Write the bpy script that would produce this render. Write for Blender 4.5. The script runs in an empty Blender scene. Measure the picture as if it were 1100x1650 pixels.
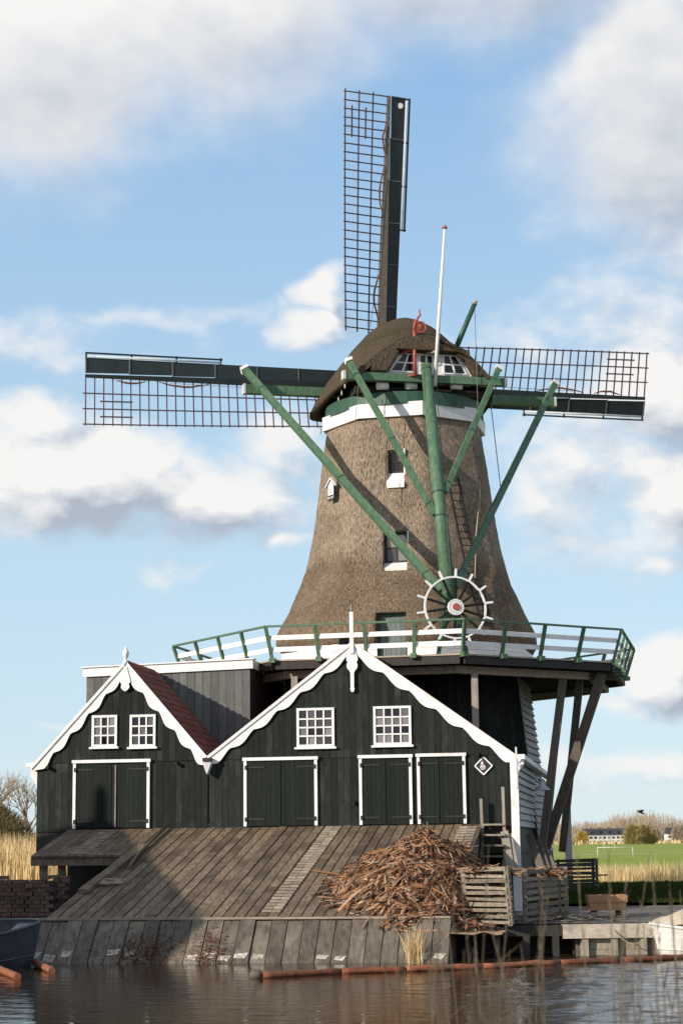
import bpy, bmesh, math, random
from math import sin, cos, radians, pi, atan, atan2, sqrt, tan
from mathutils import Vector as V, Matrix, noise
random.seed(7)
RND = random.Random(11)
scene = bpy.context.scene
COL = scene.collection

# ------------------------------------------------------------------ camera
F, H0, RHO, ZC = 2900.0, 1358.0, radians(0.7), 2.55
T = atan((H0 - 825) / F)
_r0, _u0, FW = V((1, 0, 0)), V((0, -sin(T), cos(T))), V((0, cos(T), sin(T)))
CR = _r0 * cos(RHO) - _u0 * sin(RHO)
CU = _r0 * sin(RHO) + _u0 * cos(RHO)
CAMP = V((0, 0, ZC))
cd = bpy.data.cameras.new('camera'); cam = bpy.data.objects.new('camera', cd); COL.objects.link(cam)
cam.matrix_world = Matrix(((CR.x, CU.x, -FW.x, 0), (CR.y, CU.y, -FW.y, 0), (CR.z, CU.z, -FW.z, ZC), (0, 0, 0, 1)))
cd.sensor_fit = 'VERTICAL'; cd.sensor_height = 36; cd.sensor_width = 24; cd.lens = 36 * F / 1650
cd.clip_start = 0.3; cd.clip_end = 6000
cd.dof.use_dof = True; cd.dof.focus_distance = 53; cd.dof.aperture_fstop = 4.5
scene.camera = cam

# ------------------------------------------------------------------ light
SUN_AZ, SUN_EL = radians(52), radians(20)          # azimuth: degrees to the left of straight behind the camera
SH = V((-sin(SUN_AZ), -cos(SUN_AZ), 0))            # horizontal direction towards the sun
SD = (SH * cos(SUN_EL) + V((0, 0, sin(SUN_EL)))).normalized()
sl = bpy.data.lights.new('sun', 'SUN'); sl.energy = 5.0; sl.angle = radians(0.5); sl.color = (1.0, 0.89, 0.76)
so = bpy.data.objects.new('sun', sl); COL.objects.link(so)
so.rotation_euler = SD.to_track_quat('Z', 'Y').to_euler()
so.location = SD * 150

w = bpy.data.worlds.new('World'); scene.world = w; w.use_nodes = True
N, L = w.node_tree.nodes, w.node_tree.links
N.clear()
SKY_STRENGTH = 0.13
def build_world():
    t = w.node_tree
    def nd(ty, **kw):
        n = t.nodes.new(ty)
        for k, v in kw.items(): setattr(n, k, v)
        return n
    def mth(op, a, b=None, c=None, clamp=False):
        n = nd('ShaderNodeMath', operation=op, use_clamp=clamp)
        for i, x in enumerate((a, b, c)):
            if x is None: continue
            if isinstance(x, (int, float)): n.inputs[i].default_value = x
            else: L.new(x, n.inputs[i])
        return n.outputs[0]
    def vec(op, a, b=None, c=None):
        n = nd('ShaderNodeVectorMath', operation=op)
        for i, x in enumerate((a, b, c)):
            if x is None: continue
            if isinstance(x, tuple): n.inputs[i].default_value = x
            else: L.new(x, n.inputs[i])
        return n.outputs['Value'] if op == 'DOT_PRODUCT' else n.outputs[0]
    def noi(v, sc, det, rough=.55, col=False):
        n = nd('ShaderNodeTexNoise'); n.inputs['Scale'].default_value = sc; n.inputs['Detail'].default_value = det; n.inputs['Roughness'].default_value = rough
        L.new(v, n.inputs['Vector']); return n.outputs[1 if col else 0]
    tc = nd('ShaderNodeTexCoord'); sp = nd('ShaderNodeSeparateXYZ'); L.new(tc.outputs['Generated'], sp.inputs[0])
    azs = mth('ARCTAN2', sp.outputs[0], sp.outputs[1]); els = mth('ARCSINE', sp.outputs[2])
    cx = nd('ShaderNodeCombineXYZ'); L.new(azs, cx.inputs[0]); L.new(els, cx.inputs[1]); P0 = cx.outputs[0]
    wn = noi(vec('MULTIPLY', P0, (1, 1.4, 1)), 11, 3, .6, True)
    def wsep(c):
        q = nd('ShaderNodeSeparateXYZ'); L.new(c, q.inputs[0]); return q.outputs[2]
    PW = vec('MULTIPLY_ADD', wn, (.075, .055, 0), vec('SUBTRACT', P0, (.0375, .0275, 0)))
    # cumulus and the high bank of cloud: centre and radii in degrees-of-arc units (photo pixels / focal length), amount
    blobs = [(-10, 110, 310, 200, 1.25), (270, 10, 420, 205, 1.08), (760, -60, 400, 175, 1.05), (1100, 190, 240, 240, 1.08), (1160, 400, 140, 100, .7),
             (110, 770, 190, 85, 1.2), (330, 795, 170, 75, .9), (70, 680, 120, 50, .8), (430, 715, 110, 55, .6),
             (498, 548, 66, 44, 1.0), (532, 492, 40, 46, .95), (1080, 660, 110, 95, 1.0), (1100, 820, 110, 85, .85), (865, 785, 62, 50, .62), (1075, 1095, 95, 60, 1.05), (985, 1150, 130, 26, .55),
             (460, 890, 45, 24, .62), (290, 912, 80, 26, .48), (1060, 915, 50, 20, .55), (1000, 1250, 170, 34, .6), (300, 515, 320, 26, .44), (200, 572, 60, 14, .45), (110, 1170, 80, 12, .42), (850, 560, 280, 46, .44), (1060, 530, 220, 90, .58), (420, 800, 250, 110, .55), (960, 760, 200, 170, .55), (60, 560, 240, 60, .45)]
    def blobsum(PWx):
        tot = None
        for x, y, sx, sy, am in blobs:
            ix, iy = F / sx, F / sy; cx_, cy_ = (x - 550) / F, (H0 - y) / F
            q = vec('MULTIPLY_ADD', PWx, (ix, iy, 0), (-cx_ * ix, -cy_ * iy, 0))
            v = mth('MULTIPLY', mth('POWER', 0.45, vec('DOT_PRODUCT', q, q)), am)
            tot = v if tot is None else mth('MAXIMUM', tot, v)
        return tot
    OFF = (-.009, .016, 0)
    b0 = blobsum(PW); b1 = blobsum(vec('ADD', PW, OFF))
    f0 = noi(vec('MULTIPLY', P0, (1, 1.5, 1)), 20, 7, .56); f1 = noi(vec('MULTIPLY', vec('ADD', P0, OFF), (1, 1.5, 1)), 20, 4, .56)
    # clouds of the same kind out of view, cover raised for less blue shade
    o_ = vec('MULTIPLY_ADD', P0, (1 / .26, 1 / .36, 0), (0, -.17 / .36, 0))
    out = mth('SUBTRACT', vec('DOT_PRODUCT', o_, o_), 1.0, clamp=True)
    rest = mth('MULTIPLY', mth('MULTIPLY', mth('SUBTRACT', noi(P0, 4.5, 2), 0.36), 5.0), out)
    hi = nd('ShaderNodeMapRange', interpolation_type='SMOOTHSTEP'); L.new(els, hi.inputs[0]); hi.inputs[1].default_value = .27; hi.inputs[2].default_value = .38; HI = hi.outputs[0]
    amp = mth('MULTIPLY_ADD', HI, -.66, 1.05)                     # the high bank is smoother than the cumulus
    d0 = mth('ADD', mth('MAXIMUM', b0, rest), mth('MULTIPLY', mth('SUBTRACT', f0, .5), amp))
    d1 = mth('ADD', mth('MAXIMUM', b1, rest), mth('MULTIPLY', mth('SUBTRACT', f1, .5), amp))
    mr = nd('ShaderNodeMapRange', interpolation_type='SMOOTHSTEP'); L.new(d0, mr.inputs[0]); mr.inputs[1].default_value = 0.20; L.new(mth('MULTIPLY_ADD', HI, .22, .74), mr.inputs[2])
    lit = mth('MULTIPLY_ADD', mth('SUBTRACT', d0, d1), mth('MULTIPLY_ADD', HI, -.6, 1.85), mth('MULTIPLY_ADD', HI, .06, .62))
    lit = mth('ADD', lit, mth('MULTIPLY', mth('MULTIPLY', mth('SINE', azs), HI), -.75))      # the side towards the sun is brighter
    lit = mth('ADD', lit, mth('MULTIPLY', mth('MULTIPLY', mth('SUBTRACT', wsep(wn), .5), HI), .7))
    lit = mth('ADD', lit, mth('MULTIPLY', mth('SUBTRACT', 1.0, mr.outputs[0]), .16))
    lit = mth('SUBTRACT', lit, mth('MULTIPLY', mth('MAXIMUM', mth('SUBTRACT', d0, 0.9), 0.0), 0.22), clamp=True)
    cr = nd('ShaderNodeValToRGB'); L.new(lit, cr.inputs[0]); e = cr.color_ramp.elements
    e[0].position = 0.15; e[0].color = (0.44, 0.50, 0.59, 1); e[1].position = 0.90; e[1].color = (0.93, 0.92, 0.905, 1)
    m = e.new(0.5); m.color = (0.69, 0.72, 0.77, 1)
    cs = nd('ShaderNodeVectorMath', operation='SCALE'); L.new(cr.outputs[0], cs.inputs[0]); zn = nd('ShaderNodeMapRange', interpolation_type='SMOOTHSTEP'); L.new(els, zn.inputs[0]); zn.inputs[1].default_value = .48; zn.inputs[2].default_value = 1.2; zn.inputs[3].default_value = 1.0 / SKY_STRENGTH; zn.inputs[4].default_value = .55 / SKY_STRENGTH; L.new(zn.outputs[0], cs.inputs['Scale'])   # grey cloud bases overhead, dimmed to cut fill light in the shade
    sky = nd('ShaderNodeTexSky', sky_type='NISHITA'); sky.sun_disc = False
    sky.sun_elevation = SUN_EL; sky.sun_rotation = atan2(SH.x, SH.y)
    sky.altitude = 0; sky.air_density = 1.0; sky.dust_density = 0.3; sky.ozone_density = 2.0
    hz = nd('ShaderNodeMapRange', interpolation_type='SMOOTHSTEP'); L.new(els, hz.inputs[0])       # moist spring air: pale low down, clear blue above, zenith darkened to cut fill
    hz.interpolation_type = 'LINEAR'; hz.inputs[1].default_value = -.04; hz.inputs[2].default_value = 1.4
    ac = nd('ShaderNodeValToRGB'); L.new(hz.outputs[0], ac.inputs[0]); q = ac.color_ramp.elements
    k = 1 / (SKY_STRENGTH * 8)
    q[0].position = 0.0; q[0].color = (.70 * k, .85 * k, .95 * k, 1); q[1].position = 1.0; q[1].color = (.09 * k, .21 * k, .46 * k, 1)
    q2 = q.new(.165); q2.color = (.55 * k, .76 * k, .94 * k, 1); q3 = q.new(.36); q3.color = (.28 * k, .53 * k, .88 * k, 1); q4 = q.new(.62); q4.color = (.15 * k, .33 * k, .64 * k, 1)
    a8 = nd('ShaderNodeVectorMath', operation='SCALE'); L.new(ac.outputs[0], a8.inputs[0]); a8.inputs['Scale'].default_value = 8
    hm = nd('ShaderNodeMix', data_type='RGBA'); hm.inputs[0].default_value = .78; L.new(sky.outputs[0], hm.inputs[6]); L.new(a8.outputs[0], hm.inputs[7])
    mx = nd('ShaderNodeMix', data_type='RGBA'); L.new(mr.outputs[0], mx.inputs[0]); L.new(hm.outputs[2], mx.inputs[6]); L.new(cs.outputs[0], mx.inputs[7])
    bg = nd('ShaderNodeBackground'); bg.inputs[1].default_value = SKY_STRENGTH; L.new(mx.outputs[2], bg.inputs[0])
    ow = nd('ShaderNodeOutputWorld'); L.new(bg.outputs[0], ow.inputs[0])
build_world()
w.cycles.sampling_method = 'MANUAL'; w.cycles.sample_map_resolution = 256
scene.view_settings.view_transform = 'Standard'; scene.view_settings.look = 'None'
scene.view_settings.exposure = 0.0; scene.view_settings.gamma = 1.0; scene.view_settings.use_curve_mapping = False
scene.cycles.use_denoising = True
scene.cycles.max_bounces = 6; scene.cycles.transparent_max_bounces = 6

# ------------------------------------------------------------------ pixel helpers (photo pixels -> directions -> known planes)
def ray(x, y): return FW + CR * ((x - 550) / F) + CU * ((825 - y) / F)
def atY(x, y, Y): d = ray(x, y); return CAMP + d * (Y / d.y)
def atZ(x, y, Z): d = ray(x, y); return CAMP + d * ((Z - ZC) / d.z)
def atP(x, y, p, n): d = ray(x, y); return CAMP + d * ((p - CAMP).dot(n) / d.dot(n))

# ------------------------------------------------------------------ object helpers
WLOC = {}
def thing(name, loc, label=None, cat=None, group=None):
    o = bpy.data.objects.new(name, None); COL.objects.link(o)
    o.empty_display_size = 0.2; o.location = loc; WLOC[o] = V(loc)
    tag(o, label, cat, group); return o
def tag(o, label=None, cat=None, group=None, kind=None):
    if label: o['label'] = label
    if cat: o['category'] = cat
    if group: o['group'] = group
    if kind: o['kind'] = kind
    return o
def put(name, me, world, parent=None, rot=None):
    o = bpy.data.objects.new(name, me); COL.objects.link(o)
    world = V(world)
    if parent is not None:
        o.parent = parent; o.location = world - WLOC[parent]
    else: o.location = world
    if rot is not None: o.rotation_euler = rot
    WLOC[o] = world; return o
class MB:
    def __init__(s): s.v = []; s.f = []; s.sm = []
    def add(s, vs, fs, smooth=False):
        b = len(s.v); s.v += [V(q) for q in vs]; s.f += [tuple(i + b for i in f) for f in fs]; s.sm += [smooth] * len(fs); return s
    def box(s, o, a, b, c):                       # corner + three edge vectors
        o, a, b, c = V(o), V(a), V(b), V(c)
        if a.cross(b).dot(c) < 0: o, a = o + a, -a
        vs = [o, o + a, o + a + b, o + b, o + c, o + a + c, o + a + b + c, o + b + c]
        return s.add(vs, [(0, 3, 2, 1), (4, 5, 6, 7), (0, 1, 5, 4), (1, 2, 6, 5), (2, 3, 7, 6), (3, 0, 4, 7)])
    def bar(s, p, q, wd, ht, up=(0, 0, 1), wd2=None, ht2=None):      # beam from p to q
        p, q = V(p), V(q); d = (q - p).normalized(); up = V(up)
        x = d.cross(up)
        if x.length < 1e-4: x = d.cross(V((1, 0, 0)))
        x.normalize(); y = x.cross(d)
        w2 = wd if wd2 is None else wd2; h2 = ht if ht2 is None else ht2
        vs = []
        for c, ww, hh in ((p, wd, ht), (q, w2, h2)):
            for sx, sy in ((-1, -1), (1, -1), (1, 1), (-1, 1)): vs.append(c + x * (sx * ww / 2) + y * (sy * hh / 2))
        return s.add(vs, [(3, 2, 1, 0), (4, 5, 6, 7), (0, 1, 5, 4), (1, 2, 6, 5), (2, 3, 7, 6), (3, 0, 4, 7)])
    def tube(s, pts, r, n=8, cap=True):           # r: number or list
        pts = [V(p) for p in pts]; k = len(pts); rs = r if isinstance(r, (list, tuple)) else [r] * k
        vs = []; prev = None
        for i, p in enumerate(pts):
            d = (pts[min(i + 1, k - 1)] - pts[max(i - 1, 0)]).normalized()
            if prev is None:
                x = d.cross(V((0, 0, 1)));
                if x.length < 1e-3: x = d.cross(V((1, 0, 0)))
            else: x = prev - d * prev.dot(d)
            x.normalize(); prev = x; y = d.cross(x)
            for j in range(n):
                a = 2 * pi * j / n; vs.append(p + (x * cos(a) + y * sin(a)) * rs[i])
        fs = [(i * n + j, i * n + (j + 1) % n, (i + 1) * n + (j + 1) % n, (i + 1) * n + j) for i in range(k - 1) for j in range(n)]
        s.add(vs, fs, True)
        if cap:
            b = len(s.v) - len(vs)
            s.f += [tuple(b + j for j in range(n))[::-1], tuple(b + (k - 1) * n + j for j in range(n))]; s.sm += [False, False]
        return s
    def prism(s, poly, d):                        # planar polygon extruded along d
        poly = [V(p) for p in poly]; d = V(d); n = len(poly)
        nn = V((0, 0, 0))
        for i in range(n): nn += (poly[i] - poly[0]).cross(poly[(i + 1) % n] - poly[0])
        if nn.dot(d) > 0: poly = poly[::-1]
        vs = poly + [p + d for p in poly]
        return s.add(vs, [tuple(range(n)), tuple(range(2 * n - 1, n - 1, -1))] + [(i, i + n, (i + 1) % n + n, (i + 1) % n) for i in range(n)])
    def loft(s, rings, closed=True, smooth=True, caps=False):
        n = len(rings[0]); vs = [p for r in rings for p in r]; fs = []
        m = n if closed else n - 1
        for i in range(len(rings) - 1):
            for j in range(m):
                fs.append((i * n + j, i * n + (j + 1) % n, (i + 1) * n + (j + 1) % n, (i + 1) * n + j))
        b = len(s.v); s.add(vs, fs, smooth)
        if caps:
            s.f += [tuple(b + j for j in range(n))[::-1], tuple(b + (len(rings) - 1) * n + j for j in range(n))]; s.sm += [False, False]
        return s
    def mesh(s, name, mat, center=None):
        lo = V((min(q[i] for q in s.v) for i in range(3))); hi = V((max(q[i] for q in s.v) for i in range(3)))
        c = V(((lo.x + hi.x) / 2, (lo.y + hi.y) / 2, lo.z)) if center is None else V(center)
        me = bpy.data.meshes.new(name); me.from_pydata([tuple(q - c) for q in s.v], [], s.f)
        me.materials.append(mat)
        me.polygons.foreach_set('use_smooth', s.sm); me.update(); return me, c
    def build(s, name, mat, parent=None, fix=False):
        me, c = s.mesh(name, mat)
        if fix:
            bm = bmesh.new(); bm.from_mesh(me); bmesh.ops.recalc_face_normals(bm, faces=bm.faces[:]); bm.to_mesh(me); bm.free()
        return put(name, me, c, parent)
def struct(o): o['kind'] = 'structure'; return o

# ------------------------------------------------------------------ materials
def pmat(name, c1, c2, scale=(1, 1, 1), nscale=6.0, rough=0.75, bump=0.15, rnd=0.25, c3=None, c3scale=1.3, c3lim=(0.55, 0.7), detail=6, spec=0.35, metal=0.0, hue=0.0, dist=0.02):
    m = bpy.data.materials.new(name); m.use_nodes = True; t = m.node_tree; n, l = t.nodes, t.links
    b = n['Principled BSDF']; b.inputs['Roughness'].default_value = rough; b.inputs['Specular IOR Level'].default_value = spec; b.inputs['Metallic'].default_value = metal
    tc = n.new('ShaderNodeTexCoord'); oi = n.new('ShaderNodeObjectInfo')
    mp = n.new('ShaderNodeMapping'); mp.inputs['Scale'].default_value = scale; l.new(tc.outputs['Object'], mp.inputs['Vector'])
    cm = n.new('ShaderNodeVectorMath'); cm.operation = 'SCALE'; cm.inputs[0].default_value = (37, 53, 71); l.new(oi.outputs['Random'], cm.inputs['Scale'])
    ad = n.new('ShaderNodeVectorMath'); l.new(mp.outputs[0], ad.inputs[0]); l.new(cm.outputs[0], ad.inputs[1])
    nz = n.new('ShaderNodeTexNoise'); nz.inputs['Scale'].default_value = nscale; nz.inputs['Detail'].default_value = detail; nz.inputs['Roughness'].default_value = 0.6; l.new(ad.outputs[0], nz.inputs['Vector'])
    cr = n.new('ShaderNodeValToRGB'); e = cr.color_ramp.elements; e[0].position = .32; e[1].position = .68; e[0].color = (*c1, 1); e[1].color = (*c2, 1); l.new(nz.outputs[0], cr.inputs[0])
    col = cr.outputs[0]
    if c3 is not None:
        n3 = n.new('ShaderNodeTexNoise'); n3.inputs['Scale'].default_value = c3scale; n3.inputs['Detail'].default_value = 5
        a3 = n.new('ShaderNodeVectorMath'); l.new(tc.outputs['Object'], a3.inputs[0]); l.new(cm.outputs[0], a3.inputs[1]); l.new(a3.outputs[0], n3.inputs['Vector'])
        mr = n.new('ShaderNodeMapRange'); mr.inputs[1].default_value = c3lim[0]; mr.inputs[2].default_value = c3lim[1]; l.new(n3.outputs[0], mr.inputs[0])
        mx = n.new('ShaderNodeMix'); mx.data_type = 'RGBA'; l.new(mr.outputs[0], mx.inputs[0]); l.new(col, mx.inputs[6]); mx.inputs[7].default_value = (*c3, 1); col = mx.outputs[2]
    if rnd or hue:
        hs = n.new('ShaderNodeHueSaturation'); l.new(col, hs.inputs['Color'])
        mr = n.new('ShaderNodeMapRange'); l.new(oi.outputs['Random'], mr.inputs[0]); mr.inputs[3].default_value = 1 - rnd; mr.inputs[4].default_value = 1 + rnd; l.new(mr.outputs[0], hs.inputs['Value'])
        if hue:
            ml = n.new('ShaderNodeMath'); ml.operation = 'MULTIPLY'; ml.inputs[1].default_value = 7.31; l.new(oi.outputs['Random'], ml.inputs[0])
            fr = n.new('ShaderNodeMath'); fr.operation = 'FRACT'; l.new(ml.outputs[0], fr.inputs[0])
            mh = n.new('ShaderNodeMapRange'); l.new(fr.outputs[0], mh.inputs[0]); mh.inputs[3].default_value = .5 - hue; mh.inputs[4].default_value = .5 + hue; l.new(mh.outputs[0], hs.inputs['Hue'])
        col = hs.outputs[0]
    l.new(col, b.inputs['Base Color'])
    if bump:
        bp = n.new('ShaderNodeBump'); bp.inputs['Strength'].default_value = bump; bp.inputs['Distance'].default_value = dist; l.new(nz.outputs[0], bp.inputs['Height']); l.new(bp.outputs[0], b.inputs['Normal'])
    return m
M = {}
M['tar'] = pmat('black_green_boards', (.011, .0135, .012), (.021, .026, .0235), (9, 9, .8), 3, .7, .3, .42, c3=(.042, .048, .044), c3lim=(.54, .78), spec=.15)
M['door'] = pmat('dark_green_door', (.007, .011, .009), (.013, .018, .015), (9, 9, .8), 3, .6, .2, .2, spec=.15)
M['white'] = pmat('white_paint', (.74, .74, .73), (.84, .84, .83), (3, 3, 1), 3, .55, .06, .05, c3=(.60, .59, .54), c3lim=(.58, .78), c3scale=2.5)
M['oldwhite'] = pmat('worn_white_paint', (.50, .52, .53), (.68, .69, .69), (2, 2, 6), 2.5, .6, .06, .10, c3=(.36, .38, .38), c3lim=(.55, .75))
M['sideboard'] = pmat('worn_grey_white_boards', (.27, .285, .30), (.40, .415, .42), (2, 2, 6), 2.5, .6, .06, .12, c3=(.19, .20, .205), c3lim=(.55, .75))
M['greywall'] = pmat('grey_boards', (.085, .09, .088), (.15, .155, .15), (9, 9, .7), 3, .75, .25, .25, c3=(.19, .19, .18), c3lim=(.6, .75))
M['green'] = pmat('green_paint', (.050, .112, .062), (.102, .182, .108), (2.5, 2.5, .8), 3, .55, .12, .10, c3=(.15, .20, .15), c3lim=(.60, .78), c3scale=4)
M['darkgreen'] = pmat('dark_green_paint', (.025, .075, .05), (.04, .10, .065), (2, 2, 2), 3, .45, .03, .08)
M['sailboard'] = pmat('sail_leading_board', (.012, .020, .020), (.020, .030, .030), (1, 1, 1), 2, .45, .03, .1)
M['spar'] = pmat('sail_spar_wood', (.10, .085, .07), (.17, .145, .12), (2, 2, 2), 4, .75, .2, .1)
M['lath'] = pmat('sail_lath', (.075, .052, .056), (.115, .082, .086), (2, 2, 2), 3, .7, .05, .15)
M['redcloth'] = pmat('red_brown_rope', (.12, .045, .035), (.22, .085, .06), (4, 4, 4), 6, .85, .2, .15)
M['red'] = pmat('red_paint', (.36, .07, .05), (.45, .10, .07), (2, 2, 2), 4, .5, .03, .05)
M['deck'] = pmat('slipway_planks', (.120, .086, .057), (.250, .188, .128), (3.0, .30, 3), 4.5, .72, .3, .22, c3=(.095, .07, .048), c3lim=(.46, .66), c3scale=.7, spec=.2, detail=8)
M['apron'] = pmat('wet_timber_wall', (.075, .060, .045), (.175, .148, .115), (3, 1, 1), 3, .6, .35, .25, c3=(.22, .19, .15), c3lim=(.52, .72), c3scale=1.6)
M['weathered'] = pmat('weathered_timber', (.20, .175, .145), (.36, .32, .265), (5, 5, .8), 3, .8, .3, .18)
M['weathered_h'] = pmat('weathered_timber_horizontal', (.23, .19, .145), (.42, .36, .285), (.7, 5, 7), 3, .8, .3, .2, hue=.008)
M['crate'] = pmat('crate_slats', (.13, .108, .082), (.29, .245, .19), (.7, 5, 7), 3, .8, .3, .3, hue=.01)
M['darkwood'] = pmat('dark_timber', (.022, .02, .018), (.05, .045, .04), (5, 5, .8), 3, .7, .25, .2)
M['strut'] = pmat('strut_timber', (.09, .075, .058), (.17, .145, .115), (6, 6, .6), 3, .75, .3, .15)
M['tile'] = pmat('red_roof_tile', (.13, .045, .030), (.21, .075, .048), (5, 5, 5), 4, .7, .25, .30, hue=.012)
M['brick'] = pmat('brick', (.10, .066, .054), (.17, .108, .088), (6, 6, 6), 4, .85, .35, .3, hue=.015)
M['stone'] = pmat('concrete_cap', (.38, .33, .27), (.56, .50, .42), (1.5, 3, 3), 4, .85, .3, .1, c3=(.24, .21, .17), c3lim=(.55, .7), c3scale=2)
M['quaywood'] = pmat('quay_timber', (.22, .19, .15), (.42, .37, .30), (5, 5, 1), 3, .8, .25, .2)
M['patch'] = pmat('flaking_whitewash', (.16, .14, .11), (.66, .61, .51), (3, 3, 3), 4, .85, .3, .2)
M['iron'] = pmat('black_iron', (.012, .012, .012), (.03, .03, .03), (4, 4, 4), 5, .5, .1, .1)
M['boat'] = pmat('grey_boat_paint', (.055, .063, .075), (.085, .097, .115), (2, 2, 2), 3, .4, .05, .05)
M['boatin'] = pmat('boat_inside', (.05, .055, .065), (.09, .10, .115), (2, 2, 2), 3, .6, .05, .05)
M['whiteboat'] = pmat('white_boat_paint', (.60, .60, .56), (.76, .75, .70), (1, 1, 4), 3, .4, .03, .05, c3=(.50, .45, .32), c3lim=(.55, .75))
M['log'] = pmat('floating_log', (.17, .055, .028), (.32, .115, .055), (3, 3, 3), 3, .6, .25, .25, c3=(.13, .075, .05), c3lim=(.55, .65), c3scale=3)
M['rope'] = pmat('rope', (.30, .25, .18), (.42, .36, .27), (8, 8, 8), 5, .9, .2, .1)
M['cable'] = pmat('thin_cable', (.12, .11, .11), (.18, .17, .16), (2, 2, 2), 3, .7, 0, 0)
M['planter'] = pmat('planter_wood', (.32, .16, .085), (.46, .25, .14), (.8, 4, 5), 3, .75, .2, .08)
M['gravel'] = pmat('gravel_path', (.14, .125, .108), (.26, .235, .205), (1, 1, 1), 9, .9, .4, 0, c3=(.11, .10, .085), c3scale=.8, spec=0.05)
M['soil'] = pmat('bank_soil', (.09, .075, .055), (.18, .15, .11), (1, 1, 1), 4, .95, .5, 0)
M['sand'] = pmat('sand_heap', (.44, .37, .27), (.60, .52, .40), (1, 1, 1), 5, .95, .4, 0, dist=.06)
M['lamp'] = pmat('grey_enamel', (.38, .42, .43), (.48, .52, .53), (2, 2, 2), 3, .4, 0, 0)
M['housewall'] = pmat('pale_house_wall', (.55, .54, .51), (.68, .67, .64), (1, 1, 1), 1, .8, 0, .08)
M['slate'] = pmat('dark_roof', (.04, .042, .048), (.065, .068, .075), (1, 1, 1), 1, .7, 0, .15)
M['fringe'] = pmat('ring_bolts', (.5, .5, .47), (.6, .6, .56), (2, 2, 2), 3, .5, 0, 0)

def leafmat(name, c1, c2, transl=0.25, scale=3.0):
    m = bpy.data.materials.new(name); m.use_nodes = True; t = m.node_tree; n, l = t.nodes, t.links
    b = n['Principled BSDF']; b.inputs['Roughness'].default_value = .8; b.inputs['Specular IOR Level'].default_value = .15
    ge = n.new('ShaderNodeNewGeometry'); cr = n.new('ShaderNodeValToRGB'); e = cr.color_ramp.elements
    e[0].color = (*c1, 1); e[1].color = (*c2, 1); l.new(ge.outputs['Random Per Island'], cr.inputs[0])
    l.new(cr.outputs[0], b.inputs['Base Color'])
    tr = n.new('ShaderNodeBsdfTranslucent'); l.new(cr.outputs[0], tr.inputs[0]); mx = n.new('ShaderNodeMixShader'); mx.inputs[0].default_value = transl
    l.new(b.outputs[0], mx.inputs[1]); l.new(tr.outputs[0], mx.inputs[2]); l.new(mx.outputs[0], n['Material Output'].inputs[0]); return m
M['reed'] = leafmat('dry_reed', (.52, .37, .18), (.86, .68, .40))
M['reed_near'] = leafmat('near_reed_stem', (.10, .078, .052), (.21, .17, .12), .15)
M['bark'] = leafmat('bark_strips', (.020, .014, .012), (.50, .33, .20), .05)
_e = [q for q in M['bark'].node_tree.nodes if q.type == 'VALTORGB'][0].color_ramp.elements
_e.new(.34).color = (.15, .066, .034, 1); _e.new(.66).color = (.43, .215, .105, 1); _e.new(.86).color = (.27, .215, .165, 1)
M['twig'] = leafmat('bare_twigs', (.26, .20, .13), (.40, .32, .22), .1)
M['twig_far'] = leafmat('far_bare_trees', (.36, .28, .21), (.50, .40, .31), .15)
M['bush'] = leafmat('winter_bush', (.10, .09, .04), (.24, .20, .095), .2)
M['yellowtree'] = leafmat('yellow_spring_tree', (.42, .29, .06), (.60, .44, .13), .25)
M['willow'] = leafmat('budding_willow', (.30, .25, .10), (.44, .36, .16), .25)
M['redweed'] = leafmat('red_brown_weeds', (.07, .03, .018), (.20, .09, .05), .2)
M['hedge'] = leafmat('far_hedge', (.10, .085, .055), (.22, .18, .12), .1)

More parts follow.
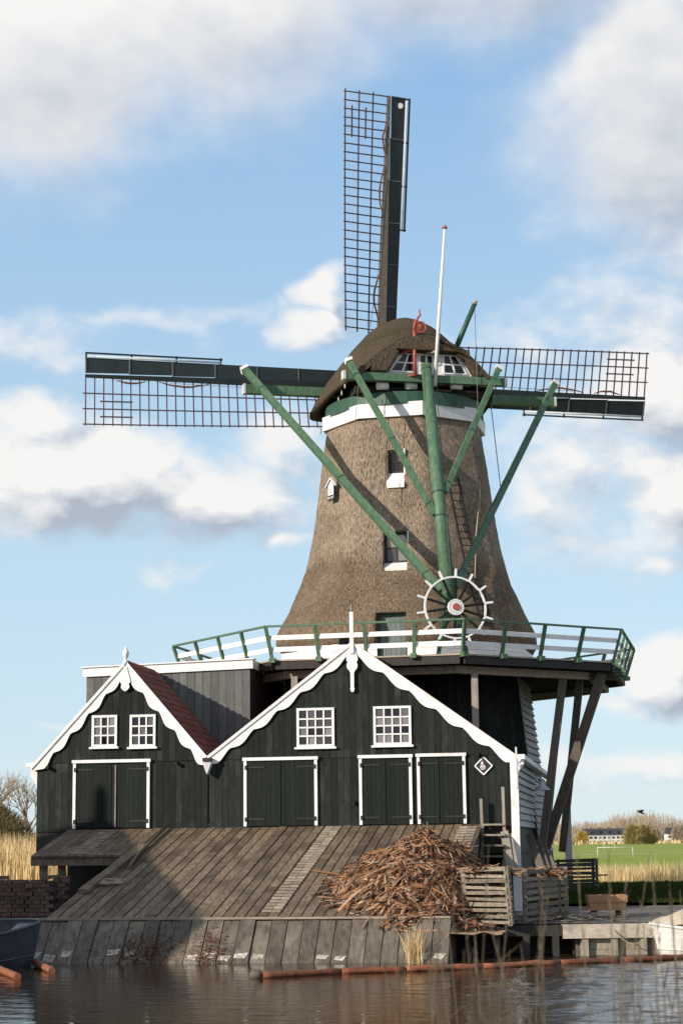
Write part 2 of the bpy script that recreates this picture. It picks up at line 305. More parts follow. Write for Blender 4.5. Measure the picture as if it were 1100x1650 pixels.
def thatch_mat(name, c1, c2, c3, older=None):
    m = bpy.data.materials.new(name); m.use_nodes = True; t = m.node_tree; n, l = t.nodes, t.links
    b = n['Principled BSDF']; b.inputs['Roughness'].default_value = .95; b.inputs['Specular IOR Level'].default_value = .1
    tc = n.new('ShaderNodeTexCoord')
    def nz(sc, s, det=6, r=.65):
        mp = n.new('ShaderNodeMapping'); mp.inputs['Scale'].default_value = sc; l.new(tc.outputs['Object'], mp.inputs[0])
        q = n.new('ShaderNodeTexNoise'); q.inputs['Scale'].default_value = s; q.inputs['Detail'].default_value = det; q.inputs['Roughness'].default_value = r; l.new(mp.outputs[0], q.inputs[0]); return q.outputs[0]
    a = nz((7, 7, 2.2), 2.6, 8, .75); big = nz((1, 1, 1.6), .55, 4); fine = nz((1, 1, .24), 24, 3, .7)
    cr = n.new('ShaderNodeValToRGB'); e = cr.color_ramp.elements; e[0].position = .37; e[1].position = .64; e[0].color = (*c1, 1); e[1].color = (*c2, 1)
    mixv = n.new('ShaderNodeMath'); mixv.operation = 'MULTIPLY_ADD'; mixv.inputs[1].default_value = .55; l.new(fine, mixv.inputs[0])
    h2 = n.new('ShaderNodeMath'); h2.operation = 'MULTIPLY'; h2.inputs[1].default_value = .45; l.new(a, h2.inputs[0]); l.new(h2.outputs[0], mixv.inputs[2]); l.new(mixv.outputs[0], cr.inputs[0])
    mr = n.new('ShaderNodeMapRange'); mr.inputs[1].default_value = .46; mr.inputs[2].default_value = .66; l.new(big, mr.inputs[0])
    sc3 = n.new('ShaderNodeMath'); sc3.operation = 'MULTIPLY'; sc3.inputs[1].default_value = .7; l.new(mr.outputs[0], sc3.inputs[0])
    mx = n.new('ShaderNodeMix'); mx.data_type = 'RGBA'; l.new(sc3.outputs[0], mx.inputs[0]); l.new(cr.outputs[0], mx.inputs[6])
    m2 = n.new('ShaderNodeMix'); m2.data_type = 'RGBA'; m2.blend_type = 'MULTIPLY'; m2.inputs[0].default_value = 1; l.new(cr.outputs[0], m2.inputs[6]); m2.inputs[7].default_value = (*c3, 1)
    l.new(m2.outputs[2], mx.inputs[7]); fin = mx.outputs[2]
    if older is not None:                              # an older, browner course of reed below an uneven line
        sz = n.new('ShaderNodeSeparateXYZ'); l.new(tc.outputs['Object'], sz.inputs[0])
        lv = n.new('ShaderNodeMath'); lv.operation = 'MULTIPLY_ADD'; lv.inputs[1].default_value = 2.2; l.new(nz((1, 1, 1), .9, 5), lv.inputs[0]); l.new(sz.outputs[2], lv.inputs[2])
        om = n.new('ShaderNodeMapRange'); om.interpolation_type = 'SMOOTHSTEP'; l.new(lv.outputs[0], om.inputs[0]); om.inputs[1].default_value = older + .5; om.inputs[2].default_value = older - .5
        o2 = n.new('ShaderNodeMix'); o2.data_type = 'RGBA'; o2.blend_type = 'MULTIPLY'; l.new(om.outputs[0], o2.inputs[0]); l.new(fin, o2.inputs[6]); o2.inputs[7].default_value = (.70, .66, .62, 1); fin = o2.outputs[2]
    l.new(fin, b.inputs['Base Color'])
    bp = n.new('ShaderNodeBump'); bp.inputs['Strength'].default_value = 1.0; bp.inputs['Distance'].default_value = .16; l.new(mixv.outputs[0], bp.inputs['Height']); l.new(bp.outputs[0], b.inputs['Normal'])
    return m
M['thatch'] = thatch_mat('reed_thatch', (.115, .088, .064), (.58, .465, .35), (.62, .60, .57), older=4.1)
M['capthatch'] = thatch_mat('mossy_cap_thatch', (.046, .036, .025), (.185, .142, .098), (.66, .72, .54))

def glass_mat():
    m = bpy.data.materials.new('window_glass'); m.use_nodes = True; n, l = m.node_tree.nodes, m.node_tree.links
    b = n['Principled BSDF']; b.inputs['Roughness'].default_value = .05; b.inputs['IOR'].default_value = 1.5
    oi = n.new('ShaderNodeObjectInfo'); cr = n.new('ShaderNodeValToRGB'); e = cr.color_ramp.elements
    e[0].color = (.008, .008, .010, 1); e[1].color = (.22, .215, .21, 1); e[0].position = .35; e[1].position = .95; l.new(oi.outputs['Random'], cr.inputs[0]); l.new(cr.outputs[0], b.inputs['Base Color']); return m
M['glass'] = glass_mat()
M['darkglass'] = pmat('dark_window_glass', (.006, .007, .010), (.012, .013, .018), (1, 1, 1), 1, .08, 0, .1, spec=.4)

def water_mat():
    m = bpy.data.materials.new('canal_water'); m.use_nodes = True; n, l = m.node_tree.nodes, m.node_tree.links
    b = n['Principled BSDF']; b.inputs['Base Color'].default_value = (.034, .024, .014, 1); b.inputs['Roughness'].default_value = .03; b.inputs['IOR'].default_value = 1.333
    tc = n.new('ShaderNodeTexCoord')
    def nz(sc, s, det):
        mp = n.new('ShaderNodeMapping'); mp.inputs['Scale'].default_value = sc; l.new(tc.outputs['Object'], mp.inputs[0])
        q = n.new('ShaderNodeTexNoise'); q.inputs['Scale'].default_value = s; q.inputs['Detail'].default_value = det; l.new(mp.outputs[0], q.inputs[0]); return q.outputs[0]
    a = nz((1, 2.6, 1), 2.0, 3); c = nz((1, 2.4, 1), 8, 2); big = nz((.6, 1, 1), .25, 2)
    s2 = n.new('ShaderNodeMath'); s2.operation = 'MULTIPLY_ADD'; s2.inputs[1].default_value = .35; l.new(c, s2.inputs[0]); l.new(a, s2.inputs[2])
    sx = n.new('ShaderNodeSeparateXYZ'); l.new(tc.outputs['Object'], sx.inputs[0])      # wind ruffles the open water right of the slipway
    ad = n.new('ShaderNodeMath'); ad.operation = 'MULTIPLY_ADD'; ad.inputs[1].default_value = 5.0; l.new(big, ad.inputs[0]); l.new(sx.outputs[0], ad.inputs[2])
    mr = n.new('ShaderNodeMapRange'); mr.interpolation_type = 'SMOOTHSTEP'; l.new(ad.outputs[0], mr.inputs[0]); mr.inputs[1].default_value = 3.0; mr.inputs[2].default_value = 7.0; mr.inputs[3].default_value = .05; mr.inputs[4].default_value = .22
    rg = n.new('ShaderNodeMapRange'); l.new(mr.outputs[0], rg.inputs[0]); rg.inputs[1].default_value = .05; rg.inputs[2].default_value = .22; rg.inputs[3].default_value = .025; rg.inputs[4].default_value = .08; l.new(rg.outputs[0], b.inputs['Roughness'])
    bp = n.new('ShaderNodeBump'); bp.inputs['Distance'].default_value = .10; l.new(mr.outputs[0], bp.inputs['Strength']); l.new(s2.outputs[0], bp.inputs['Height']); l.new(bp.outputs[0], b.inputs['Normal']); return m
M['water'] = water_mat()

def grass_mat(name, c1, c2, c3, s=.05):
    m = pmat(name, c1, c2, (1, 1, 1), 1.5, .95, .5, 0, c3=c3, c3scale=s, c3lim=(.45, .65), dist=.05, spec=0.0); return m
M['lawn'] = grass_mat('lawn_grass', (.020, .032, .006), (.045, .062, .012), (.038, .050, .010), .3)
M['field'] = grass_mat('field_grass', (.22, .285, .06), (.33, .39, .10), (.36, .37, .15), .03)
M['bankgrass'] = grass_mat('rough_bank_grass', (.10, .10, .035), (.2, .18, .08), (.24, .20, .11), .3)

# ================================================================== frames of reference
WATER = -0.10
A = radians(9.0)                                    # the saw barns stand turned 9 degrees to the camera
E_, NV, UP = V((cos(A), -sin(A), 0)), V((-sin(A), -cos(A), 0)), V((0, 0, 1))
FO = atY(400, 1328, 53.0); FO.z = 0
def FP(u, z, t=0.0): return FO + E_ * u + NV * t + UP * z    # facade coordinates: along, height, out
def fac(x, y, t=0.0):
    q = atP(x, y, FO + NV * t, NV); return (q - FO).dot(E_), q.z
def fu(x, y=1280, t=0.0): return fac(x, y, t)[0]
RAMP_L, ZT, ZB = 10.0, 3.03, 0.82
RN = V((NV.x * (ZT - ZB), NV.y * (ZT - ZB), RAMP_L)).normalized()
RP0 = FP(0, ZT, 0)
def RP(u, t, h=0.0): return FP(u, ZT + (ZB - ZT) * t / RAMP_L, t) + RN * h
def ramp_px(x, y):
    q = atP(x, y, RP0, RN) - FO; return q.dot(E_), q.dot(NV)

MC = V((2.30, 63.1, 0))                             # mill axis
GA = radians(12.5)                                  # turn of the octagon
def oct_pt(k, r, z, c=MC):                          # k-th corner; 0/1 bound the front side
    a = -pi / 2 - GA + radians(45) * (k - .5); return V((c.x + r * cos(a), c.y + r * sin(a), z))
B = radians(12.5)                                   # turn of the cap
CG, CH = V((sin(B), -cos(B), 0)), V((cos(B), sin(B), 0))
def CP(r, v, z): return MC + CH * r + CG * v + UP * z
def cpx(x, y, v):
    q = atP(x, y, MC + CG * v, CG); return (q - MC).dot(CH), q.z

# ================================================================== setting
def sheet(name, poly, z, mat):
    m = MB(); m.add([V((x, y, z)) for x, y in poly], [tuple(range(len(poly)))]); o = m.build(name, mat); return struct(o)
def facxy(u, t): p = FP(u, 0, t); return p.x, p.y
QY0 = 43.0                                           # quay line
def water():
    R = random.Random(31); waves = []
    for i in range(16):
        lam = .28 * (3.6 ** R.random()); a = -pi / 2 + R.gauss(0, .75); waves.append((cos(a) * 2 * pi / lam, sin(a) * 2 * pi / lam, R.random() * 6.28, lam * .0085))
    X0, X1, Y0, Y1, st = -10.2, 10.2, 22.0, 47.0, .068; nx, ny = int((X1 - X0) / st), int((Y1 - Y0) / st); vs = []; fs = []
    for j in range(ny + 1):
        y = Y0 + (Y1 - Y0) * j / ny
        for i in range(nx + 1):
            x = X0 + (X1 - X0) * i / nx; e = min(1, min(i, nx - i, j, ny - j) / 8)
            g = (x + 3.2 * noise.noise(V((x * .16, y * .22, 2))) - .4 - .16 * (38 - y)) / 4.2; g = max(0, min(1, g)); g = g * g * (3 - 2 * g)     # the open water right of the slipway is ruffled by the wind
            g = (.10 + .90 * g) * e * (.75 + .5 * noise.noise(V((x * .5, y * .8, 9))))
            vs.append((x, y, WATER + g * sum(h * sin(kx * x + ky * y + ph) for kx, ky, ph, h in waves)))
    n1 = nx + 1
    fs = [(j * n1 + i, j * n1 + i + 1, (j + 1) * n1 + i + 1, (j + 1) * n1 + i) for j in range(ny) for i in range(nx)]
    b = len(vs); vs += [(-400, -60, WATER), (400, -60, WATER), (400, 60, WATER), (-400, 60, WATER)]
    c = [0, nx, ny * n1 + nx, ny * n1]
    fs += [(b, b + 1, c[1], c[0]), (b + 1, b + 2, c[2], c[1]), (b + 2, b + 3, c[3], c[2]), (b + 3, b, c[0], c[3])]
    m = MB(); m.v = [V(q) for q in vs]; m.f = fs; m.sm = [True] * len(fs); return struct(m.build('water', M['water']))
water()
# ground: one sheet to the horizon with the canal left out in front
def ground():
    bank = [(-400, 47.5), (-14, 47.5), (-11.4, 46.8)]
    p1, p2 = facxy(fu(62, 1480, 10), 10.4), facxy(fu(722, 1480, 10), 10.2)
    edge = bank + [(-10.0, 46.6), (-7.6, 46.2), (p1[0] + .3, p1[1] + 1.0), (p2[0], p2[1] + .6), (2.2, QY0 + 1.4), (5.32, QY0 + 1.4), (5.34, QY0 + .25), (30, QY0 + .25), (400, QY0 + .25)]
    m = MB(); n = len(edge); vs = []
    for x, y in edge: vs.append(V((x, y, -1.5)))
    for x, y in edge: vs.append(V((x, y, .42 if x < -9 else .58)))
    for x, y in edge: vs.append(V((x, max(y + 6, 54), .55 if x < -9 else .62)))
    for x, y in edge: vs.append(V((x * 1.0, 84, .7)))
    for x, y in edge: vs.append(V((x * 6, 3500, .7)))
    fs = [(r * n + i, r * n + i + 1, (r + 1) * n + i + 1, (r + 1) * n + i) for r in range(4) for i in range(n - 1)]
    m.add(vs, fs)
    o = m.build('ground', M['field']); o.data.materials.append(M['soil'])
    for p in o.data.polygons:
        if p.index < 2 * (n - 1): p.material_index = 1
    return struct(o)
ground()
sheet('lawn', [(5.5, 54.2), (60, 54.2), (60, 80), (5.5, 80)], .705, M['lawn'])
sheet('path', [(2.5, 43.2), (60, 43.2), (60, 54.1), (2.5, 54.1)], .632, M['gravel'])
nb = MB(); nb.loft([[V((x, y, z + .12 * noise.noise(V((x * .3, y * .3, 5))))) for y, z in ((7.5, -1.2), (6.2, -.15), (4.5, .45), (2.5, .85), (-4, .95), (-40, 1.0))] for x in [-60 + 4 * i for i in range(31)]], closed=False)
struct(nb.build('near_bank', M['bankgrass'], fix=True))

# ================================================================== the windmill
MILL = thing('windmill', (MC.x, MC.y, .6), 'thatched octagonal smock windmill with green tail poles and railed gallery', 'windmill')
# ---- thatched tower
PROF = [(8.75, 4.60), (9.35, 4.66), (9.72, 4.62), (10.05, 4.44), (10.5, 4.20), (11.0, 3.98), (11.5, 3.76), (12.0, 3.60), (12.8, 3.42), (13.56, 3.28), (14.6, 3.13), (15.59, 3.0), (16.5, 2.86), (17.05, 2.79)]
def octr(th, R, soft=.22):                           # radius of a softened octagon; th measured from the axis, corners as in oct_pt
    a = (th - (-pi / 2 - GA - radians(22.5))) % radians(45)
    o = R * cos(radians(22.5)) / cos(a - radians(22.5)); return o * (1 - soft) + R * .965 * soft
def prof(z):
    for (z0, r0), (z1, r1) in zip(PROF, PROF[1:]):
        if z <= z1: f = (z - z0) / (z1 - z0); return r0 + (r1 - r0) * f
    return PROF[-1][1]
def tower_mesh():
    m = MB(); rings = []; NZ, NT = 84, 160
    for i in range(NZ + 1):
        z = 9.02 + (17.05 - 9.02) * i / NZ; R = prof(z) / .983; ring = []
        for j in range(NT):
            th = 2 * pi * j / NT; r = octr(th, R)
            p = V((cos(th) * r, sin(th) * r, z)); d = noise.noise(p * 1.1) * .035 + noise.noise(p * 5) * .016
            if i < 3: d -= (3 - i) * .05
            ring.append(MC + p + V((cos(th), sin(th), 0)) * d)
        rings.append(ring)
    rings = [[V((MC.x + (p.x - MC.x) * .9, MC.y + (p.y - MC.y) * .9, 9.0)) for p in rings[0]]] + rings
    m.loft(rings, caps=True); return m
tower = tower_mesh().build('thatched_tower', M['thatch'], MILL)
# openings cut into the thatch
FN = V((-sin(GA), -cos(GA), 0)); FE = V((cos(GA), -sin(GA), 0))      # front side of the octagon: normal and along
def front_px(x, y, d): q = atP(x, y, MC + FN * d, FN); return (q - MC).dot(FE), q.z
def fpt(e, z, d): return MC + FE * e + FN * d + UP * z
OPEN = []
for (x0, x1, y0, y1, d) in ((623.5, 651, 724, 785, 2.95), (617, 657, 857, 920, 3.32), (606, 656, 988, 1052, 4.2)):
    e0, zt = front_px(x0, y0, d); e1, zb = front_px(x1, y1, d)
    OPEN.append((e0, e1, zb, zt, d))
def cut(obj, boxes):
    m = MB()
    for e0, e1, zb, zt, d in boxes: m.box(fpt(e0, zb, d - .34), FE * (e1 - e0), FN * 1.2, UP * (zt - zb))
    co = m.build('cutter', M['darkwood'])
    md = obj.modifiers.new('b', 'BOOLEAN'); md.object = co; md.operation = 'DIFFERENCE'; md.solver = 'EXACT'
    dg = bpy.context.evaluated_depsgraph_get(); me = bpy.data.meshes.new_from_object(obj.evaluated_get(dg)); obj.modifiers.clear(); obj.data = me
    bpy.data.objects.remove(co)
cut(tower, OPEN)
def small_window(o, frame_mat, cols, rows, sill_h, parent, frac):
    e0, e1, zb, zt, d = o; dd = d - .30
    zs = zb + (zt - zb) * sill_h
    fr = MB(); wd = .07
    fr.box(fpt(e0, zs, dd), FE * wd, FN * .08, UP * (zt - zs)); fr.box(fpt(e1 - wd, zs, dd), FE * wd, FN * .08, UP * (zt - zs))
    fr.box(fpt(e0 + wd, zs, dd), FE * (e1 - e0 - 2 * wd), FN * .08, UP * wd); fr.box(fpt(e0 + wd, zt - wd, dd), FE * (e1 - e0 - 2 * wd), FN * .08, UP * wd)
    W, Hh = e1 - e0 - 2 * wd, zt - zs - 2 * wd
    for i in range(1, cols): fr.box(fpt(e0 + wd + W * i / cols - .015, zs + wd, dd + .02), FE * .03, FN * .04, UP * Hh)
    for i in range(1, rows): fr.box(fpt(e0 + wd, zs + wd + Hh * i / rows - .015, dd + .022), FE * W, FN * .04, UP * .03)
    f = fr.build('window', frame_mat, parent)
    for i in range(cols):
        for j in range(rows):
            p = MB(); p.box(fpt(e0 + wd + W * i / cols, zs + wd + Hh * j / rows, dd + .01), FE * (W / cols), FN * .015, UP * (Hh / rows)); p.build('pane', M['glass'], f)
    sb = MB()                                        # sloping white sill board and its upstand
    sb.prism([fpt(e0 - .02, zs, dd + .10), fpt(e0 - .02, zs - .02, dd), fpt(e0 - .02, zb - .02, dd + .30 + .12), fpt(e0 - .02, zb + .10, dd + .30 + .14)], FE * (e1 - e0 + .04))
    sb.build('sill', M['white'], f)
    lb = MB(); lb.box(fpt(e1 - .01, zs - .1, dd + .03), FE * .05, FN * .26, UP * (zt - zs + .1)); lb.build('reveal_board', M['white'] , f)
small_window(OPEN[0], M['iron'], 2, 2, .40, MILL, 0)
small_window(OPEN[1], M['iron'], 2, 2, .24, MILL, 0)
e0, e1, zb, zt, d = OPEN[2]
dr = MB(); dr.box(fpt(e0, 8.27, d - .30), FE * .09, FN * .1, UP * (zt - 8.27)); dr.box(fpt(e1 - .09, 8.27, d - .30), FE * .09, FN * .1, UP * (zt - 8.27)); dr.box(fpt(e0 + .09, zt - .09, d - .30), FE * (e1 - e0 - .18), FN * .1, UP * .09)
M['doorgrey'] = pmat('grey_green_door', (.10, .125, .125), (.15, .18, .175), (8, 8, 1), 3, .6, .1, .12)
dro = dr.build('gallery_door', M['darkgreen'], MILL)
nb_ = 5; dw = (e1 - e0 - .18) / nb_
for i in range(nb_):
    p = MB(); p.box(fpt(e0 + .09 + dw * i + .004, 8.27, d - .28), FE * (dw - .008), FN * .04, UP * (zt - 8.36)); p.build('plank', M['doorgrey'], dro)
# white plinth boards under the thatch, above the deck
for k in range(8):
    m = MB(); a, b = oct_pt(k, 4.45, 8.26), oct_pt(k + 1, 4.45, 8.26); d = (b - a).normalized(); n = V((d.y, -d.x, 0))
    segs = [(0, 1)]
    if k == 0:
        c = (a + b) / 2; L_ = (b - a).length
        segs = [(0, (OPEN[2][0] + L_ / 2) / L_), ((OPEN[2][1] + L_ / 2) / L_, 1)]
    for j, (f0, f1) in enumerate(segs):
        for q in range(3):
            m = MB(); m.box(a + (b - a) * f0 + UP * (.27 * q), (b - a) * (f1 - f0), n * (.05 + .004 * q), UP * .262); m.build('plinth_board', M['white'], MILL)
# ---- base below the gallery
def base_face(k, z0, z1, r0, r1):
    return oct_pt(k, r0, z0), oct_pt(k + 1, r0, z0), oct_pt(k, r1, z1), oct_pt(k + 1, r1, z1)
BZ0, BZ1, BR0, BR1 = 2.2, 8.0, 4.95, 4.30
core = MB(); core.loft([[oct_pt(k, BR0 - .06, BZ0) for k in range(8)], [oct_pt(k, BR1 - .06, BZ1 + .1) for k in range(8)]], smooth=False, caps=True); base_o = core.build('mill_base', M['darkwood'], MILL)
for k in (-1, 0, 1):                                 # vertical boards on the sides that show
    a, b, c, d = base_face(k, BZ0, BZ1, BR0, BR1); n = ((b - a).cross(c - a)).normalized(); n = n if n.dot((a + b) / 2 - MC - UP * a.z) > 0 else -n
    nb_ = 18
    for i in range(nb_):
        f0, f1 = (i + .03) / nb_, (i + .97) / nb_
        m = MB(); m.prism([a + (b - a) * f0, a + (b - a) * f1, c + (d - c) * f1, c + (d - c) * f0], n * (.03 + .008 * RND.random())); m.build('plank', M['tar'], base_o)
for k in (2, 3):                                     # weatherboards
    a, b, c, d = base_face(k, BZ0, BZ1, BR0, BR1); n = ((b - a).cross(c - a)).normalized(); n = n if n.dot((a + b) / 2 - MC - UP * a.z) > 0 else -n
    nb_ = 25
    for i in range(nb_):
        f0, f1 = i / nb_, (i + 1) / nb_
        joint = .3 + .4 * RND.random()
        for s0, s1 in ((0, joint - .002), (joint + .002, 1)):
            l0, l1 = a + (c - a) * f0, b + (d - b) * f0; h0, h1 = a + (c - a) * f1, b + (d - b) * f1
            p = [l0 + (l1 - l0) * s0 + n * .085, l0 + (l1 - l0) * s1 + n * .085, h0 + (h1 - h0) * s1 + n * .012, h0 + (h1 - h0) * s0 + n * .012]
            q = [l0 + (l1 - l0) * s0 + n * .001, l0 + (l1 - l0) * s1 + n * .001, h0 + (h1 - h0) * s1 + n * .001, h0 + (h1 - h0) * s0 + n * .001]
            m = MB(); m.add(p + q, [(0, 1, 2, 3), (0, 4, 5, 1), (1, 5, 6, 2), (2, 6, 7, 3), (3, 7, 4, 0)]); m.build('weatherboard', M['sideboard'], base_o)
ft = MB(); ft.loft([[oct_pt(k, 5.15, .5) for k in range(8)], [oct_pt(k, 5.0, 2.2) for k in range(8)]], smooth=False, caps=True); ft.build('brick_footing', M['darkwood'], MILL)
# ---- gallery
DZ, DR, RR, RZ = 8.20, 7.90, 8.25, 9.25
def ring_pt(k, f, r, z): a, b = oct_pt(k, r, z), oct_pt(k + 1, r, z); return a + (b - a) * f
gm = MB()
gm.loft([[oct_pt(k, 4.2, DZ - .02) for k in range(8)], [oct_pt(k, DR - .05, DZ - .02) for k in range(8)], [oct_pt(k, DR - .05, DZ - .06) for k in range(8)], [oct_pt(k, 4.2, DZ - .06) for k in range(8)]], smooth=False)
GAL = gm.build('gallery_floor', M['darkwood'], MILL)
for k in range(8):
    nbd = 13                                         # deck boards run along the side, with a few gaps
    for i in range(nbd):
        r0 = 4.4 + (DR - 4.4) * i / nbd; r1 = r0 + (DR - 4.4) / nbd - .012
        m = MB(); m.prism([oct_pt(k, r0, DZ), oct_pt(k + 1, r0, DZ), oct_pt(k + 1, r1, DZ), oct_pt(k, r1, DZ)], UP * .05); m.build('deck_board', M['weathered_h'], GAL)
    n = (oct_pt(k, 1, 0) + oct_pt(k + 1, 1, 0) - MC * 2).normalized()
    m = MB(); m.bar(ring_pt(k, .01, DR - .10, DZ - .16), ring_pt(k, .99, DR - .10, DZ - .16), .16, .20); m.build('edge_beam', M['darkwood'], GAL)
    m = MB(); m.bar(ring_pt(k, -.02, 7.1, DZ - .38), ring_pt(k, 1.02, 7.1, DZ - .38), .22, .24); m.build('bearer_beam', M['weathered_h'], GAL)
    m = MB(); m.bar(ring_pt(k, .0, 7.42, DZ - .06), ring_pt(k, 1., 7.42, DZ - .06), .04, .04); 
    for i in range(5):                               # joists
        f = (i + .5) / 5; m = MB(); m.bar(ring_pt(k, f, 4.3, DZ - .15), ring_pt(k, f, 7.85, DZ - .15), .12, .16); m.build('joist', M['darkwood'], GAL)
    NP = 4
    for i in range(NP):
        f = i / NP; p0, p1 = ring_pt(k, f, DR - .02, DZ - .02), ring_pt(k, f, RR, RZ)
        m = MB(); m.bar(p0, p1, .10, .09, n); m.build('railing_post', M['green'], GAL)
        m = MB(); m.box(ring_pt(k, f, DR - .06, DZ - .06) - n * .0 - (oct_pt(k + 1, 1, 0) - oct_pt(k, 1, 0)).normalized() * .09, (oct_pt(k + 1, 1, 0) - oct_pt(k, 1, 0)).normalized() * .18, n * .22, UP * .15); m.build('post_bracket', M['green'], GAL)
    m = MB(); m.bar(ring_pt(k, 0, RR + .0, RZ + .02), ring_pt(k, 1, RR + .0, RZ + .02), .09, .06); m.build('hand_rail', M['green'], GAL)
    for zz, hh in ((.36, .15), (.72, .15)):
        f = zz / (RZ - DZ); rr = DR + (RR - DR) * f - .05
        m = MB(); m.bar(ring_pt(k, .004, rr, DZ + zz), ring_pt(k, .996, rr, DZ + zz), .03, hh, n.cross(oct_pt(k + 1, 1, 0) - oct_pt(k, 1, 0)) * -1); m.build('railing_board', M['white'], GAL)
# posts and struts that carry the gallery
def strut(p, q, wd=.24): m = MB(); m.bar(p, q, wd, wd, (FN)); return m.build('gallery_strut', M['strut'], MILL)
for x, yt, yb in ((474, 1070, 1125), (763, 1062, 1160)):
    q = atY(x, yt, 56.5 if x < 600 else 56.2); m = MB(); m.bar((q.x, q.y, 4.0), (q.x, q.y, DZ - .5), .2, .2); m.build('gallery_post', M['weathered'], MILL)
strut(ring_pt(1, .78, 7.1, DZ - .5), V((6.25, 58.4, 2.3)))
strut(V((7.95, 66.0, DZ - .2)), V((7.1, 65.2, 2.2)), .2)
strut(oct_pt(2, 7.5, DZ - .3), V((6.55, 60.4, 2.2)), .30)
strut(oct_pt(2, 7.2, DZ - .3) + V((-.35, .8, 0)), V((7.35, 62.2, 2.2)), .24)
for k in (-2, -1, 4, 5): strut(oct_pt(k, 7.4, DZ - .5), oct_pt(k, 5.0, 2.4), .24)
# stacked plank ends under the right gallery corner
for i in range(4):
    c = oct_pt(2, 7.6, DZ - .18 - i * .10); m = MB(); m.bar(c - E_ * .5, c + V((.55, .35, 0)), .18, .06); m.build('beam_end', M['darkwood'], MILL)
p_ = ring_pt(0, .37, 7.6, DZ + .45)
m = MB(); m.tube([p_, p_ + UP * .36], [.17, .19], 16); BK = m.build('black_tub', M['iron']); tag(BK, 'black tub hanging inside the white gallery railing behind the barn finial', 'tub')
# ---- white band and green curb ring under the cap
for k in range(8):
    m = MB(); n = (oct_pt(k, 1, 0) + oct_pt(k + 1, 1, 0) - MC * 2).normalized()
    m.prism([oct_pt(k, 2.97, 16.98), oct_pt(k + 1, 2.97, 16.98), oct_pt(k + 1, 2.99, 17.47), oct_pt(k, 2.99, 17.47)], -n * .2); m.build('white_band_board', M['white'], MILL)
m = MB(); NR = 48
m.loft([[MC + V((cos(a) * r, sin(a) * r, z)) for a in [2 * pi * j / NR for j in range(NR)]] for r, z in ((2.4, 17.40), (2.84, 17.40), (2.84, 17.84), (2.4, 17.84))], smooth=False, caps=True); m.build('curb_ring', M['darkgreen'], MILL)  # darker green stands in for the cap's shade on the ring
# ---- cap
ST = [  # v, half width, eave z, top z
    (-3.55, 1.10, 18.3, 19.9), (-3.35, 1.80, 18.12, 20.45), (-2.9, 2.55, 17.98, 20.95), (-2.2, 3.02, 17.92, 21.24), (-1.2, 3.15, 17.92, 21.38), (-.2, 3.12, 17.95, 21.32), (.8, 3.02, 18.04, 21.06),
    (1.6, 2.85, 18.16, 20.62), (2.2, 2.68, 18.26, 20.28), (2.65, 2.55, 18.33, 20.02), (2.95, 2.45, 18.36, 19.85)]
def interp(tab, n):
    out = []
    for i in range(n):
        f = i / (n - 1) * (len(tab) - 1); k = min(int(f), len(tab) - 2); g = f - k
        p0, p1, p2, p3 = tab[max(k - 1, 0)], tab[k], tab[k + 1], tab[min(k + 2, len(tab) - 1)]
        out.append([.5 * (2 * b + (c - a) * g + (2 * a - 5 * b + 4 * c - d) * g * g + (-a + 3 * b - 3 * c + d) * g ** 3) for a, b, c, d in zip(p0, p1, p2, p3)])
    return out
def arch(v, wd, ze, zt, n=40, inset=0.0):
    pts = []
    for j in range(n + 1):
        s = -1 + 2 * j / n
        s = (abs(s) ** .8) * (1 if s > 0 else -1); x = (wd - inset * .8) * s
        z = ze + (zt - inset - ze) * (1 - abs(s) ** 1.75)
        pts.append((x, v, z))
    return pts
cm = MB(); outer, inner = [], []
for st in interp(ST, 44):
    ro = []
    for x, v, z in arch(*st):
        p = CP(x, v, z); d = noise.noise(p * .9) * .05 + noise.noise(p * 4) * .02; ro.append(p + UP * d + CH * d * (1 if x > 0 else -1))
    outer.append(ro); inner.append([CP(x, v, z) for x, v, z in arch(*st, inset=.30)])
n = len(outer[0]); rings = [o + i[::-1] for o, i in zip(outer, inner)]
cm.loft(rings, closed=True, caps=False)
b0 = [V(p) for p in rings[0]]; b1 = [V(p) for p in rings[-1]]
for r in (b0, b1):                                   # close thickness at both ends
    k = len(r)
    cm.add(r, [(j, j + 1, k - 2 - j, k - 1 - j) for j in range(k // 2 - 1)])
CAP = cm.build('cap', M['capthatch'], MILL, fix=True)
fw_ = MB(); fw_.add([CP(x, -3.5, z) for x, v, z in arch(-3.5, 1.1, 18.0, 19.7)], [tuple(range(41))]); fw_.build('cap_front', M['darkgreen'], MILL)
m = MB(); m.add([CP(x, 2.35, z) for x, v, z in arch(2.35, 2.5, 18.2, 19.95)], [tuple(range(41))]); m.build('cap_back_wall', M['darkwood'], MILL)
rb = MB(); rb.bar(CP(-.34, -.9, 21.27), CP(.34, -.9, 21.27), .8, .06, UP); rb.build('ridge_board', M['weathered_h'], CAP)
cf = MB(); cf.box(CP(-2.3, -2.9, 17.86), CH * 4.6, CG * 5.1, UP * .25); cf.build('cap_floor', M['darkwood'], MILL)
